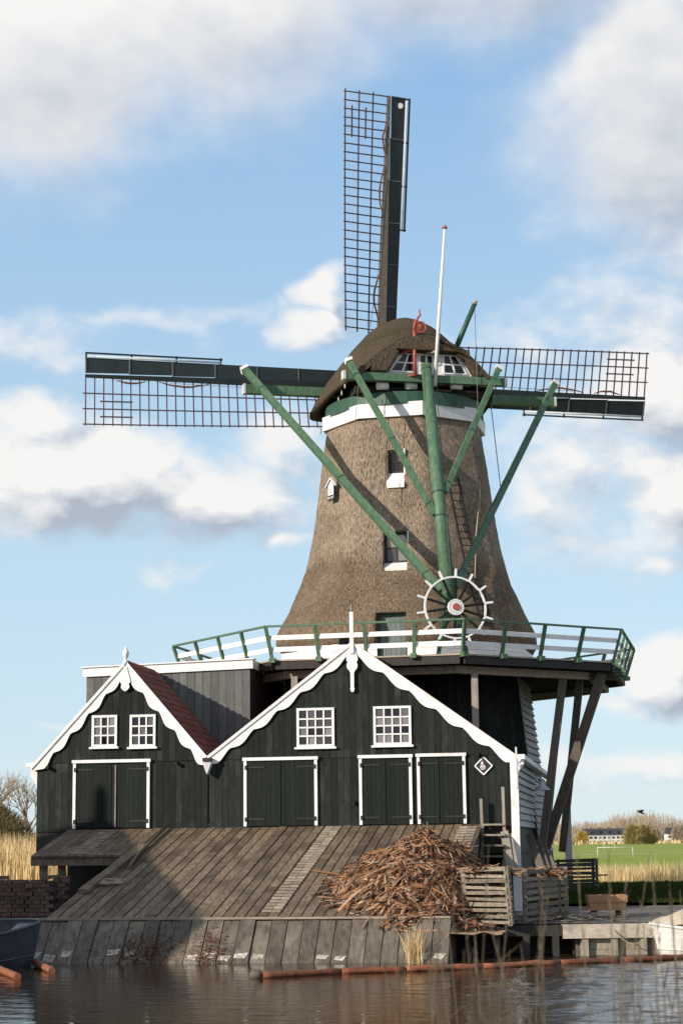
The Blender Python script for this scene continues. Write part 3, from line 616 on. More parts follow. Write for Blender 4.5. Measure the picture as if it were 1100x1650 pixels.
# back windows: one white trapezoid wall with three windows
VW = 2.62
def q_(x, y): return cpx(x, y, VW)
TL, TR, BL, BRr = q_(643, 567), q_(737, 573), q_(622, 602), q_(761, 609)
zb_, zt_ = (BL[1] + BRr[1]) / 2, (TL[1] + TR[1]) / 2
rt = abs(TL[0] - TR[0]) / 2; rbm = abs(BL[0] - BRr[0]) / 2; rc = (BL[0] + BRr[0]) / 2
gw = MB(); gw.prism([CP(rc - rbm, VW, zb_), CP(rc + rbm, VW, zb_), CP(rc + rt, VW, zt_ + .05), CP(rc - rt, VW, zt_ + .05)], -CG * .08)
GW = gw.build('cap_window_wall', M['white'], MILL)
def back_arch_z(r): return 18.36 + (19.85 - .05 - 18.36) * (1 - min(1, abs(r) / 2.4) ** 1.75)
def thatch_block(poly, name, th=.42):              # soft edged block of thatch beside and above the windows
    m = MB(); m.prism([CP(r, VW - .06, z) for r, z in poly], CG * th); o = m.build(name, M['capthatch'], MILL); o.modifiers.new('bevel', 'BEVEL').width = .08; o.modifiers['bevel'].segments = 3; return o
thatch_block([(rc - rbm - .62, zb_ + .0), (rc - rbm, zb_ - .02), (rc - rt - .04, zt_ + .02), (rc - rt - .2, back_arch_z(rc - rt - .2)), (rc - rbm - .2, back_arch_z(rc - rbm - .2)), (rc - rbm - .55, back_arch_z(rc - rbm - .55))], 'thatch_cheek', .40)
thatch_block([(rc + rbm, zb_ - .02), (rc + rbm + .36, zb_ - .02), (rc + rbm + .36, back_arch_z(rc + rbm + .36)), (rc + rbm, back_arch_z(rc + rbm)), (rc + rt + .2, back_arch_z(rc + rt + .2)), (rc + rt + .04, zt_ + .02)], 'thatch_cheek', .34)
thatch_block([(rc - rt - .25, zt_), (rc + rt + .25, zt_)] + [(r, back_arch_z(r)) for r in [rc + (rt + .25) * (1 - 2 * i / 10) for i in range(11)]], 'thatch_eyebrow', .50)
def cap_win(xs, cols, rows):
    (x0b, x1b, x0t, x1t, z0, z1) = xs
    w_ = MB()
    def pt(f, g): xb = x0b + (x1b - x0b) * f; xt = x0t + (x1t - x0t) * f; return CP(xb + (xt - xb) * g, VW + .02, z0 + (z1 - z0) * g)
    for i in range(cols + 1): w_.bar(pt(i / cols, 0), pt(i / cols, 1), .062, .045, CG)
    for j in range(rows + 1): w_.bar(pt(0, j / rows), pt(1, j / rows), .046, .06, CG)
    o = w_.build('cap_window', M['white'], MILL)
    for i in range(cols):
        for j in range(rows):
            p = MB(); p.prism([pt(i / cols, j / rows), pt((i + 1) / cols, j / rows), pt((i + 1) / cols, (j + 1) / rows), pt(i / cols, (j + 1) / rows)], -CG * .012); p.build('pane', M['darkglass'], o)
zw0, zw1 = zb_ + .10, zt_ - .05
cap_win((rc - rbm + .12, rc - .52, rc - rt + .08, rc - .52, zw0, zw1), 2, 2)
cap_win((rc + .50, rc + rbm - .22, rc + .50, rc + rt - .10, zw0, zw1), 2, 2)
cap_win((rc - .36, rc + .36, rc - .36, rc + .36, zw0 + .32, zw1 - .02), 3, 1)
# short cross beam at the back of the cap and its end plates
r0, zz = cpx(553, 601, 2.75); r1, zz2 = cpx(812, 611, 2.75); zs_ = (zz + zz2) / 2
m = MB(); m.bar(CP(r0, 2.78, zs_ - .12), CP(r1, 2.78, zs_ - .12), .26, .27); SB = m.build('short_cross_beam', M['green'], MILL)
for r in (r0, r1): m = MB(); m.bar(CP(r - .05, 2.78, zs_ - .11), CP(r + .05, 2.78, zs_ - .11), .30, .30); m.build('beam_end_cap', M['oldwhite'], SB)
for px_ in (617, 663, 736):                          # white rollers under the beam
    r, z = cpx(px_, 622, 2.7); m = MB(); m.tube([CP(r - .2, 2.6, z + .03), CP(r + .2, 2.6, z + .03)], .13, 14); m.build('cap_roller', M['white'], MILL)
# long cross beam
v_ = -1.2; ra, za = cpx(393, 628, v_); rb_, zb2 = cpx(892, 648, v_); zl = (za + zb2) / 2
m = MB(); m.bar(CP(ra, v_, zl), CP(rb_, v_, zl), .30, .32); LB = m.build('long_cross_beam', M['green'], MILL)
for r in (ra, rb_): m = MB(); m.bar(CP(r - .04, v_, zl), CP(r + .04, v_, zl), .34, .36); m.build('beam_end_cap', M['oldwhite'], LB)
# tail pole
ptop, pbot = CP(cpx(686, 590, 3.05)[0], 3.05, cpx(686, 588, 3.05)[1]), CP(cpx(725, 975, 6.25)[0], 6.25, cpx(725, 990, 6.25)[1])
pm = MB(); pm.tube([ptop, pbot], [.185, .245], 12); POLE = pm.build('tail_pole', M['green'], MILL)
def on_pole(f): return ptop + (pbot - ptop) * f
def brace(a, b, wd): m = MB(); m.bar(a, b, wd, wd, CG); o = m.build('tail_brace', M['green'], MILL); d = (b - a).normalized(); m = MB(); m.bar(a - d * .02, a + d * .10, wd + .07, wd + .07, CG); m.build('brace_end_cap', M['white'], o); return o
r, z = cpx(391, 598, v_); brace(CP(r, v_ + .32, z), on_pole(.915) - CH * .23, .225)
r, z = cpx(889, 621, v_); brace(CP(r, v_ + .32, z), on_pole(.90) + CH * .23, .21)
r, z = cpx(560, 580, 3.0); brace(CP(r, 3.05, z), on_pole(.62) - CH * .2, .185)
r, z = cpx(803, 593, 3.0); brace(CP(r, 3.05, z), on_pole(.53) + CH * .2, .185)
for f in (.02, .535, .63, .90):
    q = on_pole(f); rr_ = .185 + .06 * f + .012; d_ = (pbot - ptop).normalized(); m = MB(); m.tube([q - d_ * .03, q + d_ * .03], rr_, 14); m.build('iron_band', M['darkgreen'], POLE)
for br in [o for o in MILL.children if o.name.startswith('tail_brace')]:
    me_ = br.data; a_ = WLOC[br] + sum((v.co for v in me_.vertices[:4]), V((0, 0, 0))) / 4; b_ = WLOC[br] + sum((v.co for v in me_.vertices[4:8]), V((0, 0, 0))) / 4; d_ = (b_ - a_).normalized(); wd_ = (me_.vertices[0].co - me_.vertices[1].co).length
    for f in (.10, .52, .93): q = a_.lerp(b_, f); m = MB(); m.bar(q - d_ * .025, q + d_ * .025, wd_ + .02, wd_ + .02, CG); m.build('iron_band', M['darkgreen'], br)
# capstan wheel
hc = CP(cpx(733, 979, 6.7)[0], 6.7, cpx(733, 979, 6.7)[1])
ax = (CG + UP * .10).normalized(); wx = CH; wz = wx.cross(ax); wz = wz if wz.z > 0 else -wz
def wp(r, a, d=0.0): return hc + wx * (r * cos(a)) + wz * (r * sin(a)) + ax * d
m = MB(); NRm = 48; rim = [[wp(r, 2 * pi * i / NRm, d) for r, d in ((.965, -.035), (1.02, -.035), (1.02, .035), (.965, .035))] for i in range(NRm + 1)]
m.loft(rim, smooth=False); WH = m.build('capstan_wheel', M['white'], MILL)
for i in range(14):
    a = 2 * pi * (i + .35) / 14
    m = MB(); m.bar(wp(.2, a), wp(1.0, a), .075, .05, ax); m.build('spoke', M['door'], WH)
    m = MB(); m.bar(wp(.985, a), wp(1.27, a), .075, .06, ax, .06, .05); m.build('handle', M['white'], WH)
m = MB(); m.tube([wp(0, 0, -.05), wp(0, 0, .10)], .26, 24); m.build('hub', M['white'], WH)
m = MB(); m.tube([wp(0, 0, .10), wp(0, 0, .14)], .115, 14); m.build('hub_centre', M['red'], WH)
for i in range(16): a = 2 * pi * i / 16; m = MB(); m.tube([wp(.205, a, .10), wp(.205, a, .112)], .012, 6); m.build('bolt', M['iron'], WH)
m = MB(); m.tube([wp(0, 0, -1.0), wp(0, 0, -.05)], .14, 12); m.build('axle', M['darkgreen'], WH)
for s in (-1, 1):
    m = MB(); m.bar(hc + CH * (.15 * s) - CG * .6, V((hc.x, hc.y, DZ + .05)) + CH * (.5 * s) - CG * .4, .12, .12, CG); m.build('capstan_leg', M['darkgreen'], MILL)
# flagpole, red hoist mark, hoisting boom
def rod(name, pa, pb, va, vb, r0_, r1_, mat, parent=MILL, ball=None):
    a = CP(cpx(*pa, va)[0], va, cpx(*pa, va)[1]); b = CP(cpx(*pb, vb)[0], vb, cpx(*pb, vb)[1])
    m = MB(); m.tube([a, b], [r0_, r1_], 10); o = m.build(name, mat, parent); return a, b, o
a, b, FPo = rod('flagpole', (700, 622), (716, 368), 3.1, 3.1, .075, .04, M['white'])
m = MB(); m.loft([[b + V((cos(t) * r, sin(t) * r, z)) for t in [2 * pi * j / 10 for j in range(10)]] for r, z in ((.03, -.02), (.10, .0), (.085, .05), (.02, .12))], caps=True); m.build('pole_cap', M['red'], FPo)
m = MB(); q1 = CP(cpx(683, 571, 2.7)[0], 2.7, cpx(683, 571, 2.7)[1]); q2 = CP(cpx(703, 566, 3.1)[0], 3.1, cpx(703, 566, 3.1)[1]); m.bar(q1, q2, .06, .06); m.build('pole_bracket', M['weathered'], FPo)
a, b, JB = rod('hoist_boom', (727, 578), (764, 490), 2.5, 3.0, .10, .085, M['darkgreen'])
m = MB(); m.tube([b, b + (b - a).normalized() * .14], [.09, .06], 10); m.build('boom_tip', M['stone'], JB)
m = MB(); m.tube([b, V((b.x + .05, b.y, 12.6))], .012, 5); m.build('hoist_rope', M['cable'], MILL)
a, b, RD = rod('red_standard', (668, 606), (667, 533), 3.0, 3.0, .06, .05, M['red'])
m = MB(); cpt = []
for x, y in ((667, 533), (668, 520), (673, 512), (677, 507), (675, 502), (677, 499)): r, z = cpx(x, y, 3.0); cpt.append(CP(r, 3.0, z))
m.tube(cpt, [.05, .045, .04, .035, .03, .02], 8); m.build('hook', M['red'], RD)
r, z = cpx(677, 527, 3.0); c = CP(r, 3.0, z)
m = MB(); m.tube([c + (CH * cos(t) + UP * sin(t)) * .19 for t in [2 * pi * i / 20 for i in range(21)]], .03, 6, False)
for i in range(6): t = pi * i / 6; m.tube([c + (CH * cos(t) + UP * sin(t)) * .19, c - (CH * cos(t) + UP * sin(t)) * .19], .012, 5)
m.build('ornament_disc', M['red'], RD)
for pa, pb in (((645, 569), (668, 562)), ((648, 608), (668, 604))):
    rod('arm', pa, pb, 2.75, 3.0, .045, .045, M['red'], RD)
# thin cables from the cap down
def cable(pa, va, pb, vb, r_=.011):
    a = CP(cpx(*pa, va)[0], va, cpx(*pa, va)[1]); b = CP(cpx(*pb, vb)[0], vb, cpx(*pb, vb)[1]); m = MB(); m.tube([a, b], r_, 5); m.build('cable', M['cable'], MILL)
cable((577, 620), 2.9, (566, 760), 3.25); cable((622, 640), 2.95, (600, 790), 3.5); cable((680, 590), 3.3, (688, 690), 3.9); cable((790, 650), 2.0, (806, 785), 3.0, .016); cable((703, 620), 3.1, (726, 930), 6.2)
# white eave bolts under the cap edge
for i in range(9):
    f = i / 8; v = -2.2 + f * 4.2; ze = 17.5 + max(0, (v + 1)) * .22
    p = CP(-2.62, v, ze + .1); m = MB(); m.tube([p, p - UP * .22], .035, 6); m.build('eave_bolt', M['fringe'], CAP)
# ladder up the thatch
def tower_at(x, y):                                  # point on the thatch seen at a photo pixel
    d = ray(x, y); t = 50 / d.y
    for i in range(900):
        p = CAMP + d * t; q = p - MC; th = atan2(q.y, q.x)
        if 9 < p.z < 17.05 and sqrt(q.x ** 2 + q.y ** 2) <= octr(th, prof(p.z) / .983) + .04: return p, V((cos(th), sin(th), .25)).normalized()
        t += .02 / d.y * 1
    return CAMP + d * (60 / d.y), FN
lad = [tower_at(x, y) for x, y in ((727, 771), (742, 850), (757, 920), (775, 985), (783, 1010))]
lad_p = [p + n * .10 for p, n in lad]; side = V((cos(GA - .1), sin(.45), 0)).normalized()
LD = thing('ladder', lad_p[-1], 'black ladder leaning against the thatched mill tower', 'ladder')
dirl = (lad_p[0] - lad_p[-1]); out = dirl.cross(side).normalized(); out = out if out.y < 0 else -out
for s in (-1, 1):
    m = MB()
    for p, q in zip(lad_p, lad_p[1:]): m.bar(p + side * (.2 * s), q + side * (.2 * s), .05, .07, out)
    m.build('stile', M['iron'], LD)
for i in range(26):
    f = i / 25 * (len(lad_p) - 1); k = min(int(f), len(lad_p) - 2); p = lad_p[k].lerp(lad_p[k + 1], f - k); m = MB(); m.tube([p - side * .2, p + side * .2], .018, 6); m.build('rung', M['iron'], LD)
p1, n1 = tower_at(769, 792); p2, n2 = tower_at(752, 940); m = MB(); m.tube([p1 + n1 * .12, p1.lerp(p2, .5) + n1 * .16, p2 + n2 * .5], .025, 6); m.build('hanging_rope', M['rope'], MILL)
# sign on the thatch
p, n = tower_at(541, 790); n = V((n.x, n.y, 0)).normalized(); sx = UP.cross(n).normalized(); sx = sx if sx.x > 0 else -sx; c = p + n * .16
SG = thing('mill_sign', c - UP * .4, 'small white gabled sign lettered DE RAT on the thatch', 'sign')
def sp_(x, z, d=0): return c + sx * x + UP * z + n * d
m = MB(); m.prism([sp_(-.20, -.38), sp_(.20, -.38), sp_(.20, .16), sp_(0, .36), sp_(-.20, .16)], n * .05); BD = m.build('sign_board', M['iron'], SG)
m = MB(); m.prism([sp_(-.165, -.19, .05), sp_(.165, -.19, .05), sp_(.165, .14, .05), sp_(0, .31, .05), sp_(-.165, .14, .05)], n * .008); m.build('white_panel', M['white'], SG)
for s in (-1, 1): m = MB(); m.prism([sp_(0, .44), sp_(.30 * s, .14), sp_(.30 * s, .09), sp_(0, .38)], n * .09); m.build('gable_strip', M['white'], SG)
def lettering(txt, pos, size, mat, xdir, ydir, parent, name='lettering', extr=.004):
    cu = bpy.data.curves.new('t', 'FONT'); cu.body = txt; cu.size = size; cu.align_x = 'CENTER'; cu.align_y = 'CENTER'; cu.extrude = extr
    o = bpy.data.objects.new('t', cu); COL.objects.link(o); dg = bpy.context.evaluated_depsgraph_get(); me = bpy.data.meshes.new_from_object(o.evaluated_get(dg)); bpy.data.objects.remove(o)
    z = xdir.cross(ydir); R_ = Matrix((xdir, ydir, z)).transposed(); me.transform(R_.to_4x4()); me.materials.clear(); me.materials.append(mat); return put(name, me, pos, parent)
lettering('DE RAT', sp_(0, -.285, .056), .115, M['white'], sx, UP, SG)
wm = MB(); wm.prism([sp_(-.06, -.14, .06), sp_(.06, -.14, .06), sp_(.035, .03, .06), sp_(-.035, .03, .06)], n * .003); wm.bar(sp_(-.09, -.05, .064), sp_(.09, .12, .064), .014, .004, n); wm.bar(sp_(.09, -.05, .067), sp_(-.09, .12, .067), .014, .004, n); wm.build('mill_picture', M['lamp'], SG)
# ---- sails
BS, TAU, PHI = radians(15.5), radians(10), radians(-0.9)
hx = V((cos(BS), sin(BS), 0)); hz = V((sin(BS) * sin(TAU), -cos(BS) * sin(TAU), cos(TAU))); sf = hx.cross(hz); sf = -sf if sf.y < 0 else sf
HUB = CP(0, -3.9, 19.68); SR = 11.15
sh = MB(); sh.tube([HUB - sf * 2.5, HUB + sf * .5], .32, 12); sh.build('wind_shaft', M['iron'], MILL)
for k in range(4):
    al = pi / 2 - PHI - k * pi / 2 - (radians(.8) if k % 2 == 0 else 0)
    rd = hx * cos(al) + hz * sin(al); lt = -hx * sin(al) + hz * cos(al)
    off = sf * (.18 if k % 2 else -.18)
    def S(r, l, d=0.0): return HUB + off + rd * r + lt * l - sf * d
    m = MB(); m.bar(S(0, 0), S(SR, 0), .34, .34, sf, .12, .14); sail = m.build('sail', M['spar'] if k % 2 == 0 else M['sailboard'], MILL)
    def tw(r): f = (r - 2.1) / (SR - 2.1); return radians(28 - 20 * f)
    def LP(r, l): a = tw(r); return S(r, l * cos(a), l * sin(a) * .8)
    LW = 1.80; NRUNG = 28
    for i in range(NRUNG):
        r = 2.15 + (SR - .02 - 2.15) * i / (NRUNG - 1); m = MB(); m.bar(LP(r, -.05), LP(r, LW + .05), .042, .05, sf); m.build('rung', M['lath'], sail)
    for l_ in (LW * .36, LW * .68, LW):
        m = MB(); rs = [2.0 + (SR + .08 - 2.0) * i / 6 for i in range(7)]
        for p, q in zip(rs, rs[1:]): m.bar(LP(p, l_), LP(q, l_), .05, .04, sf)
        m.build('lath', M['lath'], sail)
    for l_ in (LW * .52, LW * .84):
        m = MB(); m.bar(LP(SR - .75 * 1.33 - .75, l_), LP(SR - .55, l_), .055, .05, sf); m.build('short_lath', M['lath'], sail)
    npan = 6
    for i in range(npan):                            # leading boards, one panel after the other
        r0, r1 = 1.5 + (SR - 1.5) * i / npan, 1.5 + (SR - 1.5) * (i + 1) / npan - .02
        w0, w1 = -.14 - .46 - .10 * ((r0 - 1.5) / SR), -.14 - .46 - .10 * ((r1 - 1.5) / SR)
        m = MB(); m.prism([S(r0, -.14, -.02), S(r1, -.14 + .03, -.02), S(r1, w1, -.12), S(r0, w0, -.12)], -sf * .05); m.build('leading_board', M['sailboard'], sail)
        if i < npan: m = MB(); m.bar(S(r1, -.1, .05), S(r1, w1, -.05), .045, .03, sf); m.build('board_batten', M['greywall'], sail)
    if True:
        m = MB(); m.bar(S(SR * .54, -.82, -.10), S(SR, -.86, -.10), .06, .10, sf); m.build('edge_spar', M['sailboard'], sail)
        for i in range(4): r = SR * (.545 + .452 * i / 3); m = MB(); m.bar(S(r, -.6, -.12), S(r, -.88, -.10), .06, .05, sf); m.build('spar_bracket', M['sailboard'], sail)
        m = MB(); m.tube([S(SR * .545, -.70, -.03), S(SR * .99, -.73, -.03)], .035, 6); m.build('regulating_rod', M['oldwhite'], sail)
    if k == 0: m = MB(); c_ = S(SR - .32, -.48, -.05); m.tube([c_, c_ - sf * .03], .11, 16); m.build('white_disc', M['white'], sail)
    for r0, r1, bow in ((SR * .80, SR * .90, .10), (SR * .58, SR * .76, .16), (SR * .22, SR * .40, .25)):
        m = MB(); pts = [S(r0 + (r1 - r0) * i / 8, .10 + bow * sin(pi * i / 8) + .03 * RND.random(), .12) for i in range(9)]; m.tube(pts, [.015 + .025 * sin(pi * i / 8) for i in range(9)], 6); m.build('furled_sailcloth', M['redcloth'], sail)
    m = MB(); m.tube([S(SR * .2, .5, .2), S(SR * .42, .22, .16), S(SR * .72, .16, .16)], .010, 5); m.build('sail_line', M['cable'], sail)

# ================================================================== saw barns
ZE = 5.0                                             # eaves
def gable_barn(name, uL, uR, uA, zA, zeL, zeR, depth, label, tiled, seam=4.98, dstart=0.0):
    b = thing(name, FP((uL + uR) / 2, 0, -depth / 2) + UP * .6, label, 'barn')
    def roofz(u): return zA - (zA - zeL) * (uA - u) / (uA - uL) if u < uA else zA - (zA - zeR) * (u - uA) / (uR - uA)
    # body behind the boards
    m = MB(); m.prism([FP(uL, 2.2, -.03), FP(uR, 2.2, -.03), FP(uR, zeR - .05, -.03), FP(uA, zA - .08, -.03), FP(uL, zeL - .05, -.03)], -NV * (depth - .05)); body = m.build('gable_wall', M['darkwood'], b)
    n = max(4, round((uR - uL) / .19)); wd = (uR - uL) / n
    for i in range(n):
        u0, u1 = uL + wd * i + .004, uL + wd * (i + 1) - .004
        top = [FP(u1, roofz(u1) - .04, 0)] + ([FP(uA, zA - .04, 0)] if u0 < uA < u1 else []) + [FP(u0, roofz(u0) - .04, 0)]
        t_ = .012 * RND.random()
        m = MB(); m.prism([FP(u0, seam, 0), FP(u1, seam, 0)] + top, NV * (.03 + t_)); m.build('plank', M['tar'], body)
        if min(roofz(u0), roofz(u1)) > 0:
            zt = min(seam - .003, min(roofz(u0), roofz(u1)) - .03)
            m = MB(); m.prism([FP(u0, 2.95 , -.025), FP(u1, 2.95, -.025), FP(u1, zt, -.025), FP(u0, zt, -.025)], NV * (.03 + .010 * RND.random())); m.build('plank', M['tar'], body)
    # roof slopes
    for s, (ue, ze) in enumerate(((uL, zeL), (uR, zeR))):
        d = (V((ue, ze, 0)) - V((uA, zA, 0))); ln = d.length; d /= ln; nn = V((-d.y, d.x, 0)); nn = nn if nn.y > 0 else -nn
        ov = .12
        def rp(a, h, t): q = V((uA, zA, 0)) + d * a + nn * h; return FP(q.x, q.y, t)
        m = MB(); m.prism([rp(0, .0, .10), rp(ln + ov, .0, .10), rp(ln + ov, .06, .10), rp(0, .06, .10)], -NV * (depth + .05)); ro = m.build('roof_slope', M['tile'] if not tiled else M['darkwood'], b)
        if tiled and s == 1:
            rows, cols = int(ln / .27), int((depth - dstart) / .21); tm = None
            for i in range(rows):
                for j in range(cols):
                    a0 = ln - .04 - .27 * (i + 1) ; t0 = .10 - .21 * (j + 1)
                    if tm is None:
                        tmb = MB(); K = 6; lo_, hi_ = [], []
                        for q in range(K + 1):
                            f = q / K; hh = .028 * sin(2 * pi * f) + .028
                            lo_.append(rp(a0 + .31, .065 + hh, t0 + .215 * f)); hi_.append(rp(a0, .032 + hh, t0 + .215 * f))
                        tmb.add(lo_ + hi_ + [p - UP * .022 for p in lo_], [(q, q + 1, K + 2 + q, K + 1 + q) for q in range(K)] + [(q + 1, q, 2 * K + 2 + q, 2 * K + 3 + q) for q in range(K)])
                        base = rp(a0, .05, t0); tm, _ = tmb.mesh('roof_tile', M['tile'], base)
                    put('roof_tile', tm, rp(a0, .05, t0) + V((RND.uniform(-.006, .006), RND.uniform(-.006, .006), RND.uniform(0, .008))), ro)
    # barge boards
    for s, (ue, ze) in ((-1, (uL, zeL)), (1, (uR, zeR))):
        d = V((ue - uA, ze - zA, 0)); ln = d.length; d /= ln; nn = V((d.y, -d.x, 0)) if s < 0 else V((-d.y, d.x, 0))
        nn = nn if nn.y < 0 else -nn                 # towards the inside, downwards
        waves = 6 if ln > 4 else 5; outer = [(V((uA, zA, 0)) + d * a) for a in (0, ln + .22)]
        inn = []; K = waves * 12
        for i in range(K + 1):
            a = ln + .20 - (ln + .2 - .30) * i / K; f = (i / K * waves) % 1.0
            g = .5 - .5 * cos(2 * pi * f ** .75) ; wdt = .185 + .115 * g ** .8
            if i < 4: wdt *= .55 + .45 * i / 4
            inn.append(V((uA, zA, 0)) + d * a + nn * wdt)
        inn.append(V((uA, zA - .46 if ln > 4 else zA - .40, 0)))
        poly = [outer[0], outer[1]] + inn
        m = MB(); m.prism([FP(p.x, p.y, .085) for p in poly], NV * .035); bo = m.build('barge_board', M['white'], b)
        o0, o1 = outer; off = -nn * .05
        m = MB(); m.prism([FP(q.x, q.y, .02) for q in (o0 + off, o1 + off, o1 + nn * .03, o0 + nn * .03)], NV * .145); m.build('edge_strip', M['white'], bo)
    return b, body
uL0, uM, uR0 = fu(66), fu(336, 1216), fu(822, 1216)
uAl, zAl = fac(203, 1068, .1); uAr, zAr = fac(567, 1037, .1)
BARN1, body1 = gable_barn('small_barn', uL0 - .12, uM - .02, uAl, zAl, 4.98, 5.02, 3.3, 'smaller black boarded barn with steep white scalloped gable and red tiled roof', True)
BARN2, body2 = gable_barn('large_barn', uM + .02, uR0 + .12, uAr, zAr, 5.05, 4.93, 6.2, 'larger black boarded barn with wide white scalloped gable before the mill', False)
def turned(pts, pos, name, mat, parent, n=14):       # lathe: (radius, height)
    m = MB(); m.loft([[V(pos) + V((cos(a) * r, sin(a) * r, z)) for a in [2 * pi * j / n for j in range(n)]] for r, z in pts], caps=True); return m.build(name, mat, parent)
turned([(.07, -.05), (.08, .06), (.04, .10), (.05, .14), (.08, .19), (.10, .27), (.09, .35), (.04, .40), (.035, .44), (.015, .48)], FP(uAl, zAl, .12), 'finial', M['white'], BARN1)
# pendant ornament below each apex
def pendant(u, z, pts, parent, t=.121):
    m = MB(); m.prism([FP(u + x, z + y, t) for x, y in pts] + [FP(u - x, z + y, t) for x, y in pts[::-1] if x > 0], NV * .04); return m.build('gable_pendant', M['white'], parent)
pendant(uAl, zAl, [(.05, -.12), (.10, -.35), (.15, -.50), (.16, -.58), (.11, -.63), (.13, -.70), (.12, -.76), (.05, -.83), (0, -.85)], BARN1)
pendant(uAr, zAr, [(.05, -.10), (.16, -.38), (.17, -.48), (.13, -.55), (.16, -.62), (.15, -.72), (.08, -.80), (.055, -.86), (.05, -1.28), (.065, -1.32), (.04, -1.40), (0, -1.42)], BARN2)
m = MB(); m.box(FP(uAr - .055, zAr - .3, .122), E_ * .11, NV * .09, UP * 1.22); ob = m.build('finial_post', M['white'], BARN2)
turned([(.03, 0), (.035, .08), (.012, .22)], FP(uAr, zAr + .92, .167), 'finial_tip', M['weathered'], ob, 8)
# windows
def sash(x0, x1, y0, y1, cols, rows, parent):
    (ua, za), (ub, zb) = fac(x0, y0, .05), fac(x1, y1, .05); zt, zb = za, zb; fw_ = .07; t = .052
    m = MB(); W, Hh = ub - ua, zt - zb
    m.box(FP(ua, zb, t), E_ * fw_, NV * .045, UP * Hh); m.box(FP(ub - fw_, zb, t), E_ * fw_, NV * .045, UP * Hh)
    m.box(FP(ua + fw_, zb, t), E_ * (W - 2 * fw_), NV * .045, UP * fw_); m.box(FP(ua + fw_, zt - fw_, t), E_ * (W - 2 * fw_), NV * .045, UP * fw_)
    iw, ih = W - 2 * fw_, Hh - 2 * fw_
    for i in range(1, cols): m.box(FP(ua + fw_ + iw * i / cols - .021, zb + fw_, t + .005), E_ * .042, NV * .028, UP * ih)
    for j in range(1, rows): m.box(FP(ua + fw_, zb + fw_ + ih * j / rows - .021, t + .007), E_ * iw, NV * .028, UP * .042)
    o = m.build('window', M['white'], parent)
    for i in range(cols):
        for j in range(rows):
            p = MB(); tx, tz = RND.uniform(-.006, .006), RND.uniform(-.006, .006)
            a0, a1, c0, c1 = ua + fw_ + iw * i / cols, ua + fw_ + iw * (i + 1) / cols, zb + fw_ + ih * j / rows, zb + fw_ + ih * (j + 1) / rows
            p.prism([FP(a0, c0, t - .012 + tx), FP(a1, c0, t - .012 - tx), FP(a1, c1, t - .012 - tx + tz), FP(a0, c1, t - .012 + tx + tz)][:3] + [FP(a0, c1, t - .012 + tx + tz)], NV * .010); p.build('pane', M['glass'], o)
    m = MB(); m.box(FP(ua - .06, zb - .06, t), E_ * (W + .12), NV * .10, UP * .058); m.build('sill', M['white'], o)
    return o
sash(149, 189, 1153, 1203, 3, 3, BARN1); sash(210, 251, 1152, 1203, 3, 3, BARN1)
sash(478, 539, 1141.5, 1203, 4, 4, BARN2); w4 = sash(601, 663, 1138.5, 1200, 4, 4, BARN2)
# doors
def door(x0, x1, ytop, parent, leaves=2, bright=None):
    ua, zt = fac(x0, ytop, .05); ub, _ = fac(x1, ytop, .05); z0 = ZT + .02; fw_ = .085; t = .052
    m = MB(); m.box(FP(ua, z0, t - .02), E_ * fw_, NV * .07, UP * (zt - z0)); m.box(FP(ub - fw_, z0, t - .02), E_ * fw_, NV * .07, UP * (zt - z0)); m.box(FP(ua - .03, zt - .002, t - .02), E_ * (ub - ua + .06), NV * .10, UP * .09)
    o = m.build('door_frame', M['white'], parent)
    n = max(8, round((ub - ua) / .15)); W = ub - ua - 2 * fw_; wd = W / n
    for i in range(n):
        u0 = ua + fw_ + wd * i; gap = .003 if i != n // 2 else .02
        p = MB(); p.box(FP(u0 + gap, z0 + .01, .045), E_ * (wd - .003 - gap), NV * (.018 + .008 * RND.random()), UP * (zt - z0 - .03)); p.build('door_plank', M['door'], o)
    for s in (0, 1):
        for zz in (z0 + .18, zt - .22):
            uu = ua + fw_ - .03 if s == 0 else ub - fw_ + .03 - .55
            m = MB(); m.box(FP(uu, zz, .072), E_ * .55, NV * .014, UP * .045); m.build('strap_hinge', M['iron'], o)
            m = MB(); uk = ua + fw_ - .05 if s == 0 else ub - fw_ - .02; m.box(FP(uk, zz - .04, .074), E_ * .07, NV * .05, UP * .12); m.build('hinge_pin', M['iron'], o)
    return o
d1 = door(119, 242, 1230, BARN1); door(393, 511, 1226, BARN2); door(578, 663, 1222, BARN2); door(671, 749, 1219.5, BARN2)
m = MB(); uj = fu(187, 1280, .08); m.box(FP(uj - .03, ZT + .05, .075), E_ * .035, NV * .03, UP * 1.8); m.build('closing_strip', M['weathered'], d1)
# valley gutter bracket between the barns, and eaves details
uv = fu(336, 1222, .1); m = MB(); m.prism([FP(uv - .14, 4.93, .06), FP(uv + .14, 4.93, .06), FP(uv + .06, 4.70, .06), FP(uv, 4.56, .06), FP(uv - .06, 4.70, .06)], NV * .26); m.build('valley_bracket', M['oldwhite'], BARN2)
m = MB(); m.box(FP(uv - .12, 4.935, .06), E_ * .24, NV * .32, UP * .10); m.build('gutter_mouth', M['darkwood'], BARN2)
ue = uL0 - .12; m = MB(); m.prism([FP(ue - .02, 4.86, -.3), FP(ue - .26, 4.86, -.3), FP(ue - .24, 4.6, -.3), FP(ue - .08, 4.35, -.3), FP(ue - .02, 4.0, -.3)], NV * .14); m.build('eaves_bracket', M['white'], BARN1)
m = MB(); m.box(FP(ue - .32, 4.87, -2.5), E_ * .3, NV * 2.62, UP * .13); m.build('gutter', M['white'], BARN1)
